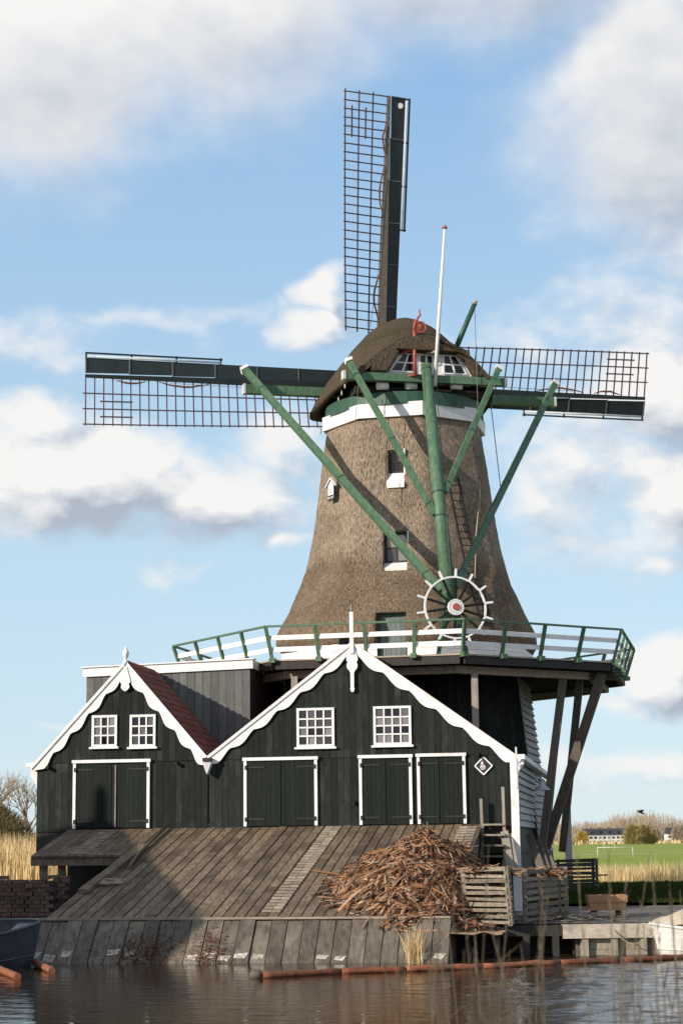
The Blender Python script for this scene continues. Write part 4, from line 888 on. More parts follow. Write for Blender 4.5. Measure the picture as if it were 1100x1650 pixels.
for u_, z_ in ((fu(79, 1233, .05), 4.87), (fu(285, 1233, .05), 4.93), (fu(769, 1218, .05), 5.0), (fu(570, 1295, .05), 3.7)):
    m = MB(); m.bar(FP(u_, z_, .03), FP(u_, z_ - .03, .22), .09, .08); m.build('wall_lamp', M['iron'], BARN1 if u_ < uM else BARN2)
# right eaves of the large barn
ur = uR0 + .12
m = MB(); m.prism([FP(ur + .02, 4.82, -.05), FP(ur + .26, 4.82, -.05), FP(ur + .24, 4.66, -.05), FP(ur + .1, 4.50, -.05), FP(ur + .08, 4.25, -.05), FP(ur + .02, 4.2, -.05)], NV * .13); m.build('eaves_bracket', M['white'], BARN2)
SIDE_D = 17.5
m = MB(); m.box(FP(ur + .02, 4.83, -SIDE_D), E_ * .26, NV * (SIDE_D + .1), UP * .14); m.build('gutter', M['white'], BARN2)
m = MB(); m.prism([FP(ur + .2, 4.98, -6.2), FP(ur - 2.0, 6.2, -6.2), FP(ur - 2.0, 6.1, -6.2), FP(ur + .2, 4.88, -6.2)], -NV * (SIDE_D - 6.2)); m.build('side_roof', M['tile'], BARN2)
m = MB(); m.box(FP(ur - .12, 2.2, -SIDE_D), E_ * .1, NV * (SIDE_D - .06), UP * 2.6); sw = m.build('side_wall', M['darkwood'], BARN2)
nb_ = 9
for i in range(nb_):
    z0 = 2.95 + (4.80 - 2.95) * i / nb_; z1 = z0 + (4.80 - 2.95) / nb_; js = [0, RND.uniform(3, 6), RND.uniform(8, 12), SIDE_D - .1]
    for s0, s1 in zip(js, js[1:]):
        m = MB(); m.add([FP(ur + .08, z0, -s0 - .006), FP(ur + .08, z0, -s1), FP(ur + .006, z1, -s1), FP(ur + .006, z1, -s0 - .006), FP(ur - .015, z0, -s0 - .006), FP(ur - .015, z0, -s1), FP(ur - .015, z1, -s1), FP(ur - .015, z1, -s0 - .006)],
              [(0, 1, 2, 3), (0, 4, 5, 1), (3, 2, 6, 7), (0, 3, 7, 4), (1, 5, 6, 2)]); m.build('weatherboard', M['sideboard'], sw)
m = MB(); m.prism([FP(ur + .045, 2.95, 0), FP(ur + .045, 4.8, 0), FP(ur - .02, 4.8, 0), FP(ur - .02, 2.95, 0)], NV * .06); m.build('corner_board', M['tar'], sw)
m = MB(); m.box(FP(ur - .16, .5, -SIDE_D), E_ * .12, NV * (SIDE_D - .1), UP * 1.75); m.build('stone_footing', M['darkwood'], BARN2)
# long white post at the barn's right corner
up_, _ = fac(829, 1300, .45)
WPOST = thing('white_corner_post', FP(up_, .6, .45), 'tall white painted post standing at the right corner of the large barn', 'post')
m = MB(); m.box(FP(up_ - .10, .6, .35), E_ * .22, NV * .2, UP * 4.22); m.build('post_shaft', M['white'], WPOST)
m = MB(); m.box(FP(up_ + .06, 4.0, .555), E_ * .05, NV * .04, UP * 1.15); m.build('post_rod', M['oldwhite'], WPOST)
m = MB(); p = V((8.42, 70.2, .6)); m.box(p, (.25, 0, 0), (0, .25, 0), (0, 0, 3.4)); tag(m.build('rear_white_post', M['oldwhite']), 'pale post seen behind the gallery struts beyond the mill base', 'post')
# enamel lamp on the strut
lp = atY(873, 1268, 57.6)
LMP = thing('lamp', lp - UP * .3, 'grey enamel bell shaped lamp fixed to a gallery strut', 'lamp')
turned([(.05, .32), (.06, .22), (.10, .17), (.13, .13), (.24, .03), (.26, 0), (.245, 0)][::-1], lp - UP * .1, 'lamp_shade', M['lamp'], LMP, 18)
m = MB(); m.bar(lp + UP * .2, lp + V((-.05, .6, .25)), .04, .04); m.build('lamp_bracket', M['iron'], LMP)
# diamond sign
ud, zd = fac(778.5, 1234, .06)
DS = thing('diamond_sign', FP(ud, zd - .24, .05), 'black diamond shaped sign with white border on the large barn', 'sign')
def dpt(x, z, t): return FP(ud + x, zd + z, t)
m = MB(); m.prism([dpt(0, -.27, .04), dpt(.27, 0, .04), dpt(0, .27, .04), dpt(-.27, 0, .04)], NV * .02); m.build('sign_board', M['iron'], DS)
m = MB(); cs_ = [(0, -.25), (.25, 0), (0, .25), (-.25, 0)]
for (x0, z0), (x1, z1) in zip(cs_, cs_[1:] + cs_[:1]): m.bar(dpt(x0, z0, .066), dpt(x1, z1, .066), .035, .012, NV)
m.build('border', M['white'], DS)
m = MB(); m.prism([dpt(-.09, .05, .062), dpt(.0, .05, .062), dpt(-.03, .15, .062)], NV * .004); m.build('emblem_top', M['white'], DS)
m = MB(); m.tube([dpt(-.02 + .065 * cos(t), -.04 + .065 * sin(t), .064) for t in [2 * pi * i / 14 for i in range(15)]], .014, 5, False); m.tube([dpt(-.02, .0, .064), dpt(-.02, -.08, .064)], .012, 5); m.tube([dpt(-.07, -.02, .064), dpt(.05, -.05, .064)], .012, 5); m.build('emblem', M['white'], DS)

# grey boarded store behind the barns
GSd = 3.35
ga, gza = fac(140, 1078, -GSd); gb, gzb = fac(403, 1064, -GSd)
GS = thing('grey_store', FP((ga + gb) / 2, .6, -GSd - 2.5), 'flat roofed grey boarded building with white cornice behind the small barn', 'building')
m = MB(); m.prism([FP(ga, 2.2, -GSd - .04), FP(gb, 2.2, -GSd - .04), FP(gb, gzb - .05, -GSd - .04), FP(ga, gza - .05, -GSd - .04)], -NV * 5.5); gw_ = m.build('store_wall', M['darkwood'], GS)
n_ = 21
for i in range(n_):
    u0, u1 = ga + (gb - ga) * i / n_ + .006, ga + (gb - ga) * (i + 1) / n_ - .006
    f0, f1 = (u0 - ga) / (gb - ga), (u1 - ga) / (gb - ga)
    m = MB(); m.prism([FP(u0, 3.0, -GSd - .03), FP(u1, 3.0, -GSd - .03), FP(u1, gza + (gzb - gza) * f1 - .04, -GSd - .03), FP(u0, gza + (gzb - gza) * f0 - .04, -GSd - .03)], NV * (.03 + .012 * RND.random())); m.build('plank', M['greywall'], gw_)
m = MB(); m.prism([FP(ga - .1, gza - .26, -GSd + .02), FP(gb + .1, gzb - .26, -GSd + .02), FP(gb + .1, gzb + .02, -GSd + .02), FP(ga - .1, gza + .02, -GSd + .02)], NV * .06); cn = m.build('cornice', M['white'], GS)
m = MB(); m.prism([FP(ga - .16, gza + .022, -GSd - .2), FP(gb + .16, gzb + .022, -GSd - .2), FP(gb + .16, gzb + .06, -GSd - .2), FP(ga - .16, gza + .06, -GSd - .2)], NV * .34); m.build('cornice_cap', M['white'], GS)
m = MB(); m.box(FP(gb + .02, gzb - .24, -GSd - 5.5), E_ * .07, NV * 5.5, UP * .26); m.build('side_cornice', M['oldwhite'], GS)
m = MB(); m.prism([FP(ga - .05, gza - .03, -GSd - 5.5), FP(gb + .05, gzb - .03, -GSd - 5.5), FP(gb + .05, gzb + .02, -GSd - 5.5), FP(ga - .05, gza + .02, -GSd - 5.5)], NV * 5.3); m.build('flat_roof', M['slate'], GS)
# ================================================================== slipway
uRL, _ = fac(69.5, 1482, RAMP_L); uRR, _ = fac(722, 1480, RAMP_L)
SL = thing('timber_slipway', FP((uRL + uRR) / 2, -.3, 6), 'broad sloping grey timber slipway running from the barn doors down to the water', 'slipway')
n_ = 36; wd = (uRR - uRL) / n_
m = MB(); m.prism([RP(uRL + .03, 0, -.09), RP(uRR - .03, 0, -.09), RP(uRR - .03, RAMP_L - .02, -.09), RP(uRL + .03, RAMP_L - .02, -.09)], -RN * .12); sub = m.build('slipway_frame', M['darkwood'], SL)
for i in range(n_):
    u0, u1 = uRL + wd * i + .017, uRL + wd * (i + 1) - .017
    cuts = [0, RAMP_L] if i % 3 else [0, RND.uniform(3, 7), RAMP_L]
    for t0, t1 in zip(cuts, cuts[1:]):
        h = RND.uniform(-.012, .012)
        m = MB(); m.prism([RP(u0, t0 + .004, h), RP(u1, t0 + .004, h + RND.uniform(-.006, .006) * 0), RP(u1, t1 - .004, h), RP(u0, t1 - .004, h)], -RN * .07); m.build('deck_plank', M['deck'], SL)
# platform to the left, over the boat shelter
pl_u, pl_t = ramp_px(50, 1379); uPL = pl_u; tP = pl_t
n2 = 10; wd2 = (uRL - uPL) / n2
for i in range(n2):
    u0, u1 = uPL + wd2 * i + .008, uPL + wd2 * (i + 1) - .008
    m = MB(); m.prism([RP(u0, -.02, RND.uniform(-.012, .012)), RP(u1, -.02, 0), RP(u1, tP, 0), RP(u0, tP, 0)], -RN * .06); m.build('deck_plank', M['deck'], SL)
m = MB(); m.box(RP(uPL - .02, tP - .06, -.30), E_ * (uRL - uPL + .1), NV * .05, UP * .22); m.build('fascia_board', M['apron'], SL)
for f in (.10, .30):
    q = RP(uPL + (uRL - uPL) * f, tP - .35, -.06); m = MB(); m.bar((q.x, q.y, .3), q, .20, .20); m.build('shelter_post', M['apron'], SL)
m = MB(); q0, q1 = FP(uPL + .1, .3, .3), FP(uRL, .3, .3); m.prism([q0, q1, V((q1.x, q1.y, 2.5)), V((q0.x, q0.y, 2.5))], -NV * .1); m.build('shelter_back', M['darkwood'], SL)
m = MB(); m.prism([RP(uRL + .05, .3, -.2), RP(uRL + .05, RAMP_L, -.2), FP(uRL + .05, .0, RAMP_L), FP(uRL + .05, .0, .3)], E_ * .08); m.build('slipway_cheek', M['darkwood'], SL)
m = MB(); m.prism([RP(uRR - .12, .3, -.2), RP(uRR - .12, RAMP_L, -.2), FP(uRR - .12, .0, RAMP_L), FP(uRR - .12, .0, .3)], E_ * .08); m.build('slipway_cheek', M['apron'], SL)
# cleats (foot battens)
def cleats(ua, t0, t1, wdt, n, h=.035):
    for i in range(n):
        t = t0 + (t1 - t0) * i / (n - 1)
        for s in range(2):
            m = MB(); m.bar(RP(ua + s * wdt / 2 + .006 + RND.uniform(-.01, .01), t, .02), RP(ua + (s + 1) * wdt / 2 - .006, t + RND.uniform(-.02, .02), .02), .10, h, RN); m.build('cleat', M['weathered_h'], SL)
uc, _ = ramp_px(453, 1475); ucr, _ = ramp_px(479, 1475); cleats(fu(527, 1331), .25, 9.3, .45, 32)
cleats(fu(742, 1327), .5, 4.2, .50, 12); cleats(fu(166, 1335), .3, tP - .2, .55, 11)
# sloping timber wall at the water
def AP(u, f, h=0.0): return FP(u, ZB - .01 + (-.75 - ZB) * f, RAMP_L + .05 + 1.55 * f) + (NV * (ZB + .75) + UP * 1.55).normalized() * h
n_ = 26; ul_, ur_ = uRL - .12, uRR + .05; wd = (ur_ - ul_) / n_
M['apron'].node_tree  # (wall boards use the wet timber)
for i in range(n_):
    lean = -.0
    u0, u1 = ul_ + wd * i + .010, ul_ + wd * (i + 1) - .010; h = RND.uniform(-.03, .03)
    m = MB(); m.prism([AP(u0, 0, h), AP(u1, 0, h), AP(u1, 1, h), AP(u0, 1, h)], -(NV * (ZB + .75) + UP * 1.55).normalized() * .07); o = m.build('wall_board', M['apron'], SL)
    if RND.random() < .55:
        f0 = .44 + RND.uniform(-.03, .05); f1 = f0 + RND.uniform(.05, .11); k = RND.uniform(.0, .25) * wd
        m = MB(); m.prism([AP(u0 + k + .02, f0, h), AP(u1 - .03, f0 + RND.uniform(-.02, .02), h), AP(u1 - .04 - RND.uniform(0, .08), f1, h), AP(u0 + k, f1 + RND.uniform(-.03, .02), h)], (NV * (ZB + .75) + UP * 1.55).normalized() * .012); m.build('pale_patch', M['patch'], o)
m = MB(); m.box(FP(ul_, ZB + .01, RAMP_L - .06), E_ * (ur_ - ul_), NV * .13, UP * .05); m.build('wall_cap_board', M['weathered_h'], SL)
m = MB(); m.prism([AP(ur_ + .01, 0, 0), AP(ur_ + .01, 1, 0), FP(ur_ + .01, -.75, RAMP_L - 1), FP(ur_ + .01, ZB, RAMP_L - 1)], -E_ * .06); m.build('wall_end', M['apron'], SL)
m = MB(); m.prism([AP(ul_ - .01, 0, 0), AP(ul_ - .01, 1, 0), FP(ul_ - .01, -.75, RAMP_L - 1), FP(ul_ - .01, ZB, RAMP_L - 1)], E_ * .06); m.build('wall_end', M['apron'], SL)
# loose things on the slipway
def rpx(x, y, h=0): u, t = ramp_px(x, y); return RP(u, t, h)
m = MB(); m.bar(rpx(134, 1440, .06), rpx(233, 1366, .06), .26, .10, RN); tag(m.build('loose_plank', M['deck']), 'thick grey plank lying along the slipway in the shade', 'plank')
m = MB(); m.tube([rpx(208, 1401, .07), rpx(225, 1378, .08), rpx(268, 1337, .09)], .045, 8); tag(m.build('boat_hook_pole', M['strut']), 'thin dark round pole lying beside the thick slipway plank', 'pole')
m = MB(); m.bar(rpx(297, 1333, .06), rpx(345, 1332, .06), .14, .10, RN); tag(m.build('loose_board', M['planter']), 'short yellowish board lying against the small barn wall', 'board')
m = MB(); c = ramp_px(178, 1424); pts = []
for i in range(60): a = i * .55; rr = .22 + .10 * sin(i * 1.7) ; pts.append(RP(c[0] + rr * cos(a) * 1.2 + .05 * sin(i), c[1] + rr * sin(a), .03 + .012 * (i % 5)))
m.tube(pts, .016, 5); tag(m.build('rope_coil', M['rope']), 'coil of old rope dropped on the slipway planks', 'rope')
# steps at the right end
s0u = fu(783, 1340); 
ST_ = thing('wooden_steps', FP(s0u + .3, .6, 1.6), 'narrow weathered wooden steps with two tall posts beside the slipway', 'steps')
for i in range(8):
    z = ZT - .05 - .29 * i; m = MB(); m.box(FP(s0u - .05, z, .15 + .33 * i), E_ * .62, NV * .30, UP * .05); m.build('tread', M['weathered_h'] if i < 2 else M['apron'], ST_)
for s in (0, .62): m = MB(); m.prism([FP(s0u - .09 + s, ZT - .02, .05), FP(s0u - .09 + s, ZT - .25, .05), FP(s0u - .09 + s, .62, 2.75), FP(s0u - .09 + s, .85, 2.85)], E_ * .05); m.build('stringer', M['apron'], ST_)
for x, yt, z0 in ((776, 1287, 1.0), (811, 1268, 1.0)):
    u, zt = fac(x, yt, .3); m = MB(); m.bar(FP(u, z0, .3), FP(u - .03, zt, .3), .09, .08); m.build('hand_post', M['weathered'], ST_)

# ================================================================== bark heap
def bark():
    u0, t0 = ramp_px(655, 1430); R2 = random.Random(5)
    c = RP(u0, 7.7); 
    def ground_z(x, y):
        q = V((x, y, 0)) - FO; t = q.dot(NV); u = q.dot(E_)
        if u > uRR: return max(.62, ZB + (ZT - ZB) * (1 - t / RAMP_L) - (u - uRR) * 1.6)
        if t > RAMP_L: return ZB - (t - RAMP_L) * .9
        return ZT + (ZB - ZT) * t / RAMP_L
    pu, pt_ = uRL + (uRR - uRL) * .91, 6.75        # peak
    def height(u, t):
        du = (u - pu) / (1.75 if u > pu else 2.2); dt = (t - pt_) / (1.9 if t < pt_ else 3.25)
        r = sqrt(du * du + dt * dt) * (1 + .30 * noise.noise(V((u * 1.1, t * 1.1, 3.1))) + .12 * noise.noise(V((u * 3, t * 3, 8.1))))
        return max(0, 1 - r) ** .95 * 1.28
    m = MB(); K = 46; rows = []
    for i in range(K):
        row = []
        for j in range(K):
            u = pu - 2.7 + 4.8 * i / (K - 1); t = pt_ - 2.4 + 6.1 * j / (K - 1); p = FP(u, 0, t); h = height(u, t)
            row.append(V((p.x, p.y, ground_z(p.x, p.y) + (h - .10 if h > .02 else -.12) + .06 * noise.noise(V((u * 4, t * 4, 0))))))
        rows.append(row)
    m.loft(rows, closed=False)
    n = 0
    while n < 10500:
        u = pu - 2.7 + 4.8 * R2.random(); t = pt_ - 2.4 + 6.1 * R2.random(); h = height(u, t)
        if h <= .0 and R2.random() > .03: continue
        if h <= 0 and (sqrt(((u - pu) / 2.3) ** 2 + ((t - pt_) / 3.0) ** 2) > 1.2): continue
        n += 1; p = FP(u, 0, t); p.z = ground_z(p.x, p.y) + h + R2.uniform(-.04, .05)
        e = .15; gx = (height(u + e, t) - height(u - e, t)) / (2 * e); gt = (height(u, t + e) - height(u, t - e)) / (2 * e) - .237
        a = R2.gauss(-.9 + 1.6 * noise.noise(V((u * .8, t * .8, 7))), .55) if R2.random() < .75 else R2.random() * 6.28
        d = (E_ * cos(a) + NV * sin(a)); d = (d + UP * (gx * cos(a) + gt * sin(a) + R2.uniform(-.25, .25))).normalized()
        nn = (UP - E_ * gx - NV * gt).normalized(); s = d.cross(nn).normalized(); nn = s.cross(d)
        ln = R2.uniform(.12, .5) if R2.random() < .88 else R2.uniform(.5, 1.1); wd = R2.uniform(.008, .028) if R2.random() < .76 else R2.uniform(.025, .052); cv = R2.uniform(-.04, .05); tilt = R2.uniform(-.7, .7)
        s = (s * cos(tilt) + nn * sin(tilt)); ks = 3; vs = []
        for k in range(ks + 1):
            f = k / ks; q = p + d * (ln * (f - .5)) + nn * (cv * 4 * f * (1 - f)); ww = wd * (.6 + .4 * sin(pi * f)); vs += [q - s * ww, q + nn * .015, q + s * ww]
        m.add(vs, [fc for k in range(ks) for fc in ((3 * k, 3 * k + 1, 3 * k + 4, 3 * k + 3), (3 * k + 1, 3 * k + 2, 3 * k + 5, 3 * k + 4))])
    o = m.build('bark_heap', M['bark']); tag(o, 'big heap of reddish brown bark strips piled on the slipway', 'bark', kind='stuff')
bark()
# ================================================================== right bank: quay, crates, planter
Q = thing('quay_wall', (6, QY0, -.5), 'timber quay wall with pale concrete capping right of the slipway', 'quay')
qx0 = atY(726, 1500, QY0 + .2).x; qxm = atY(905, 1500, QY0).x
m = MB(); m.box((qx0, QY0 - .05, .36), (qxm - qx0, 0, 0), (0, .35, 0), (0, 0, .24)); m.build('steel_beam', M['darkwood'], Q)
m = MB(); m.box((qx0, QY0 + .31, .42), (qxm - qx0, 0, 0), (0, 1.5, 0), (0, 0, .17)); m.build('deck_slab', M['darkwood'], Q)
x = qxm + .01
while x < 16: ln = RND.uniform(1.6, 2.2); m = MB(); m.box((x, QY0 - .12 + RND.uniform(-.015, .015), .30), (ln - .012, 0, 0), (0, .55, 0), (0, 0, .31 + RND.uniform(-.01, .01))); m.build('cap_stone', M['stone'], Q); x += ln
for i in range(24):
    x = qx0 + .3 + i * .68; m = MB(); m.box((x, QY0 - .06, -1), (.15, 0, 0), (0, .14, 0), (0, 0, 1.36 if x < qxm else 1.30)); m.build('quay_post', M['quaywood'] if x > qxm - .05 else M['darkwood'], Q)  # dark timber on the left stands in for shade under the beam
for r in range(4):
    for i in range(11):
        x = qx0 + i * 1.5; m = MB(); m.box((x, QY0 + (.09 if x > qxm - .8 else 1.2) + RND.uniform(0, .02), -.95 + r * .33), (1.49, 0, 0), (0, .05, 0), (0, 0, .322)); m.build('sheet_plank', M['quaywood'] if x > qxm - .8 else M['darkwood'], Q)  # left planks darkened likewise for the shaded recess
# slatted crates of scrap wood
def crate(name, o, ex, ey, hgt, nsl, label, mat, lean=0.0, battens=()):
    o = V(o); ex, ey = V(ex), V(ey); t = thing(name, o + (ex + ey) / 2, label, 'crate', None)
    nx, ny = ex.normalized(), ey.normalized()
    for c in (o, o + ex, o + ey, o + ex + ey): m = MB(); m.bar(c, c + UP * (hgt + .04) + nx * lean, .10, .10, ny); m.build('corner_post', mat, t)
    for side, (a, d, nn) in enumerate(((o, ex, -ny), (o + ey, ex, ny), (o, ey, -nx), (o + ex, ey, nx))):
        for i in range(nsl):
            z = .08 + (hgt - .10) * i / (nsl - 1); j = RND.uniform(-.035, .035); sag = RND.uniform(-.02, .02)
            m = MB(); m.bar(a + UP * z + nn * .07 + nx * lean * z / hgt, a + d + UP * (z + j) + nn * .07 + nx * lean * z / hgt, .025, .085 + sag, UP); m.build('slat', mat, t)
    for f in battens:
        m = MB(); p = o + ex * f - ny * .11; m.bar(p + UP * .05, p + UP * hgt + nx * lean, .09, .03, ny); m.build('batten', mat, t)
    m = MB(); m.prism([o + UP * .05, o + ex + UP * .05, o + ex + ey + UP * .05, o + ey + UP * .05], UP * .04); m.build('crate_floor', M['darkwood'], t)
    return t
c0 = atZ(752, 1490, .62); c1 = atZ(822, 1492, .62)
crate('slatted_crate', c0, (c1 - c0), V((.15, 1.0, 0)), 1.28, 10, 'sunlit slatted wooden crate standing against the bark heap', M['crate'], -.10)
c2 = atZ(846, 1489, .62); c3 = atZ(912, 1481, .62)
crate('slatted_crate', c2, (c3 - c2), V((.15, 1.1, 0)), 1.22, 8, 'greyer slatted crate with upright battens next to the shaded quay beam', M['crate'], .0, (.02, .36, .84))
def litter(name, c, n, rx, ry, label, cat, mat, lmin=.2, lmax=.7, kind='stuff'):
    m = MB(); R3 = random.Random(n)
    for i in range(n):
        p = V(c) + V((R3.uniform(-rx, rx), R3.uniform(-ry, ry), R3.uniform(0, .16))); a = R3.random() * 6.28; d = V((cos(a), sin(a), R3.uniform(-.35, .35))) * R3.uniform(lmin, lmax); m.bar(p - d / 2, p + d / 2, R3.uniform(.02, .06), .015)
    o = m.build(name, mat); tag(o, label, cat, kind=kind); return o
cc = (c0 + c1) / 2; litter('scrap_wood', (cc.x, cc.y + .5, 1.78), 150, .55, .5, 'loose bark and wood scraps filling the sunlit crate', 'scrap wood', M['bark'])
cc = (c2 + c3) / 2; litter('scrap_wood', (cc.x, cc.y + .5, 1.70), 130, .5, .5, 'thin wood offcuts lying in the greyer crate', 'scrap wood', M['bark'])
litter('ground_scraps', (4.6, 44.2, .66), 160, 2.0, 1.2, 'wood scraps and twigs scattered on the bank by the crates', 'scrap wood', M['strut'], .1, .4)
# dark slatted container further back
k0 = atZ(893, 1438, .65); k1 = atZ(956, 1436, .65)
crate('dark_slatted_bin', k0, (k1 - k0), V((.3, 1.2, 0)), 1.15, 8, 'dark brown slatted bin standing behind the crates by the lawn', M['darkwood'])
kb = atZ(956, 1412, 1.0); m = MB(); m.bar((kb.x - .1, kb.y, 1.05), (kb.x + .55, kb.y - .3, 1.05), .06, .06); tag(m.build('projecting_stick', M['darkwood']), 'dark stick poking out beside the slatted bin', 'stick')
p0 = atZ(893, 1400, .65)
# planks leaning below the barn side
for i, (xa, ya, xb, yb) in enumerate(((852, 1345, 872, 1402), (866, 1352, 884, 1402), (873, 1362, 892, 1402), (812, 1340, 822, 1402), (818, 1345, 830, 1402))):
    a = atY(xa, ya, 53.5 if i < 3 else 51.4); b = atZ(xb, yb, .65); b = atY(xb, yb, 50.5 if i < 3 else 50.4); m = MB(); m.bar(b, a, .22 if i != 1 else .12, .05, NV)
    tag(m.build('leaning_plank', M['strut'] if i < 3 else M['weathered']), ('wide dark plank leaning below the barn side, closest to the white post', 'narrow dark plank leaning between two wide ones below the barn side', 'wide dark plank leaning beside the foot of the gallery struts', 'pale plank leaning behind the wooden steps', 'pale plank leaning between the steps and the white corner post')[i], 'plank', 'planks leaning below the barn side')
# planter box
pl = atZ(949, 1478, .64); pr = atZ(1011, 1478, .64)
PLN = thing('planter_box', (pl + pr) / 2, 'low orange brown wooden planter box on the gravel path', 'planter')
W_ = pr.x - pl.x
for r in range(2):
    for (o_, a, b) in (((pl.x, pl.y, .80 + r * .195), (W_, 0, 0), (0, .035, 0)), ((pl.x, pl.y + .5, .80 + r * .195), (W_, 0, 0), (0, .035, 0)), ((pl.x, pl.y + .036, .80 + r * .195), (.035, 0, 0), (0, .463, 0)), ((pr.x - .035, pl.y + .036, .80 + r * .195), (.035, 0, 0), (0, .463, 0))):
        m = MB(); o2 = V(o_) + (V((-.015, -.015 if a[0] else 0, 0)) if r else V((0, 0, 0))); m.box(o2, V(a) + (V((.06, 0, 0)) if r and a[0] > .1 else V((0, 0, 0))), b, (0, 0, .188)); m.build('planter_board', M['planter'], PLN)
for x in (pl.x + .1, pr.x - .2):
    for y in (.05, .38): m = MB(); m.box((x, pl.y + y, .63), (.1, 0, 0), (0, .1, 0), (0, 0, .17)); m.build('foot', M['darkwood'], PLN)
m = MB(); m.box((pl.x + .03, pl.y + .03, 1.05), (W_ - .06, 0, 0), (0, .46, 0), (0, 0, .08)); m.build('soil', M['soil'], PLN)
# sand heap at the edge
hm = MB(); sc_ = atZ(1165, 1490, .62); rings = []
for i in range(9):
    f = i / 8; rr = 1.15 * (1 - f) ** .8 + .02; rings.append([V((sc_.x + cos(a) * rr * 1.25 * (1 + .12 * noise.noise(V((cos(a) * 2, sin(a) * 2, f * 3)))), sc_.y + 1.2 + sin(a) * rr * .7, .6 + .5 * f + .05 * noise.noise(V((cos(a) * 3, sin(a) * 3, f * 4))))) for a in [2 * pi * j / 40 for j in range(40)]])
hm.loft(rings, caps=True); tag(hm.build('sand_heap', M['sand']), 'pale sand heap at the edge of the quay by the white boat', 'sand')
m = MB(); q = atZ(1103, 1440, .7); m.box((q.x, 57, .65), (.22, 0, 0), (0, .22, 0), (0, 0, 1.25)); tag(m.build('dark_gate_post', M['darkwood']), 'short dark post standing on the lawn edge beyond the path', 'post')
# ================================================================== boats
def boat(name, bow, dirv, length, beam, height, label, hull, inside, seatm):
    bow, d = V(bow), V(dirv).normalized(); s = V((-d.y, d.x, 0)); t = thing(name, bow - d * length / 2, label, 'boat')
    def sec(f, inset=0.0, lift=0.0):
        wb = beam / 2 * (sin(min(1, f * 1.9) * pi / 2) ** .62) * (1 - .18 * max(0, f - .6) / .4) + .02; sheer = height * (1 + .38 * (1 - min(1, f * 1.8)) ** 2)
        pts = []
        for k in range(-6, 7):
            g = k / 6; a = abs(g); x = (wb - inset) * (1 if g > 0 else -1) * (a ** .55 if a > 0 else 0) * (.82 + .18 * a); z = -.20 + lift + (sheer + .20 - lift) * a ** 2.2
            pts.append(bow - d * (f * length + (1 - a) * .22 * (1 - f) ** 4 * 2) + s * x + UP * z)
        return pts
    fs = [0, .015, .04, .08, .13, .2, .3, .42, .55, .7, .85, 1.0]
    bz = bow.z; m = MB(); m.loft([sec(f) for f in fs], closed=False); m.add(sec(1.0), [tuple(range(13))]); ho = m.build('hull', hull, t, fix=True)
    m = MB(); m.loft([[p for p in sec(f, .04, .08)] for f in fs[2:]], closed=False); m.build('inner_hull', inside, t)
    for sd in (0, -1):
        m = MB(); m.tube([sec(f)[sd] + UP * .015 for f in fs], .04, 8); m.build('gunwale', hull, t)
        m = MB(); m.tube([sec(f)[sd + (2 if sd == 0 else -2)] * 1.0 for f in fs], .018, 6); m.build('rub_strake', hull, t)
    for f in (.34, .62):
        p = sec(f); m = MB(); a, b = p[1] - UP * .08, p[-2] - UP * .08; m.bar(a, b, .26, .035, UP); m.build('thwart', seatm, t)
    dk = sec(.13, .02); m = MB(); m.add([sec(f, .03)[i] - UP * .02 for f in (.02, .05, .09, .14) for i in (0, -1)], [(0, 1, 3, 2), (2, 3, 5, 4), (4, 5, 7, 6)]); m.build('foredeck', hull, t)
    return t
bw = atY(66, 1530, 41.7); BO = boat('rowing_boat', (bw.x + .02, bw.y, WATER + .04), (1.0, -.12, 0), 4.6, 1.8, .74, 'dark grey rowing boat lying in the shade beside the slipway', M['boat'], M['boatin'], M['boatin'])
BO.rotation_euler = (radians(13), 0, 0)
m = MB(); m.box((bw.x - 1.3, bw.y + .1, WATER + .25), (.5, 0, 0), (0, .35, 0), (0, 0, .4)); tag(m.build('fuel_can', M['redcloth']), 'dull red fuel can standing inside the grey rowing boat', 'fuel can')
ww = atY(1051, 1520, QY0 - .8); boat('white_boat', (ww.x - .05, QY0 - .85, WATER + .02), (-1, .02, 0), 4.4, 1.3, .52, 'white rowing boat moored against the quay below the sand heap', M['whiteboat'], M['boatin'], M['weathered_h'])
m = MB(); qa = V((atY(985, 1500, QY0).x, QY0 - .14, .5)); qb = V((ww.x, QY0 - .6, .42)); pts = [qa.lerp(qb, i / 8) - UP * (.28 * sin(pi * i / 8)) for i in range(9)]; m.tube(pts, .014, 5); tag(m.build('mooring_rope', M['rope']), 'slack mooring rope from the quay cap to the white boat', 'rope')
# floating logs
R4 = random.Random(3)
bp = [(420, 1572), (548, 1565), (652, 1562), (776, 1557), (900, 1551), (1002, 1547), (1120, 1541)]
for i, ((xa, ya), (xb, yb)) in enumerate(zip(bp, bp[1:])):
    a, b = atZ(xa + 2, ya, WATER + .05), atZ(xb - 1, yb, WATER + .05); m = MB(); k = 7; m.tube([a.lerp(b, j / k) + V((0, R4.uniform(-.012, .012), R4.uniform(-.01, .01))) for j in range(k + 1)], [.068 + R4.uniform(-.010, .010) for _ in range(k + 1)], 10)
    tag(m.build('floating_log', M['log']), ('reddish log of the floating boom, %s' % ('next to the grey end float', 'second from the grey end float', 'third from the grey end float', 'fourth from the grey end float', 'second from the white boat', 'reaching under the white boat')[i]), 'log', 'logs of the floating boom')
a = atZ(413, 1572, WATER + .05); turned([(.05, -.1), (.13, -.04), (.14, .05), (.08, .12)], a, 'boom_float', M['apron'], None)
tag(bpy.data.objects['boom_float'], 'grey rounded float at the free end of the log boom', 'float')
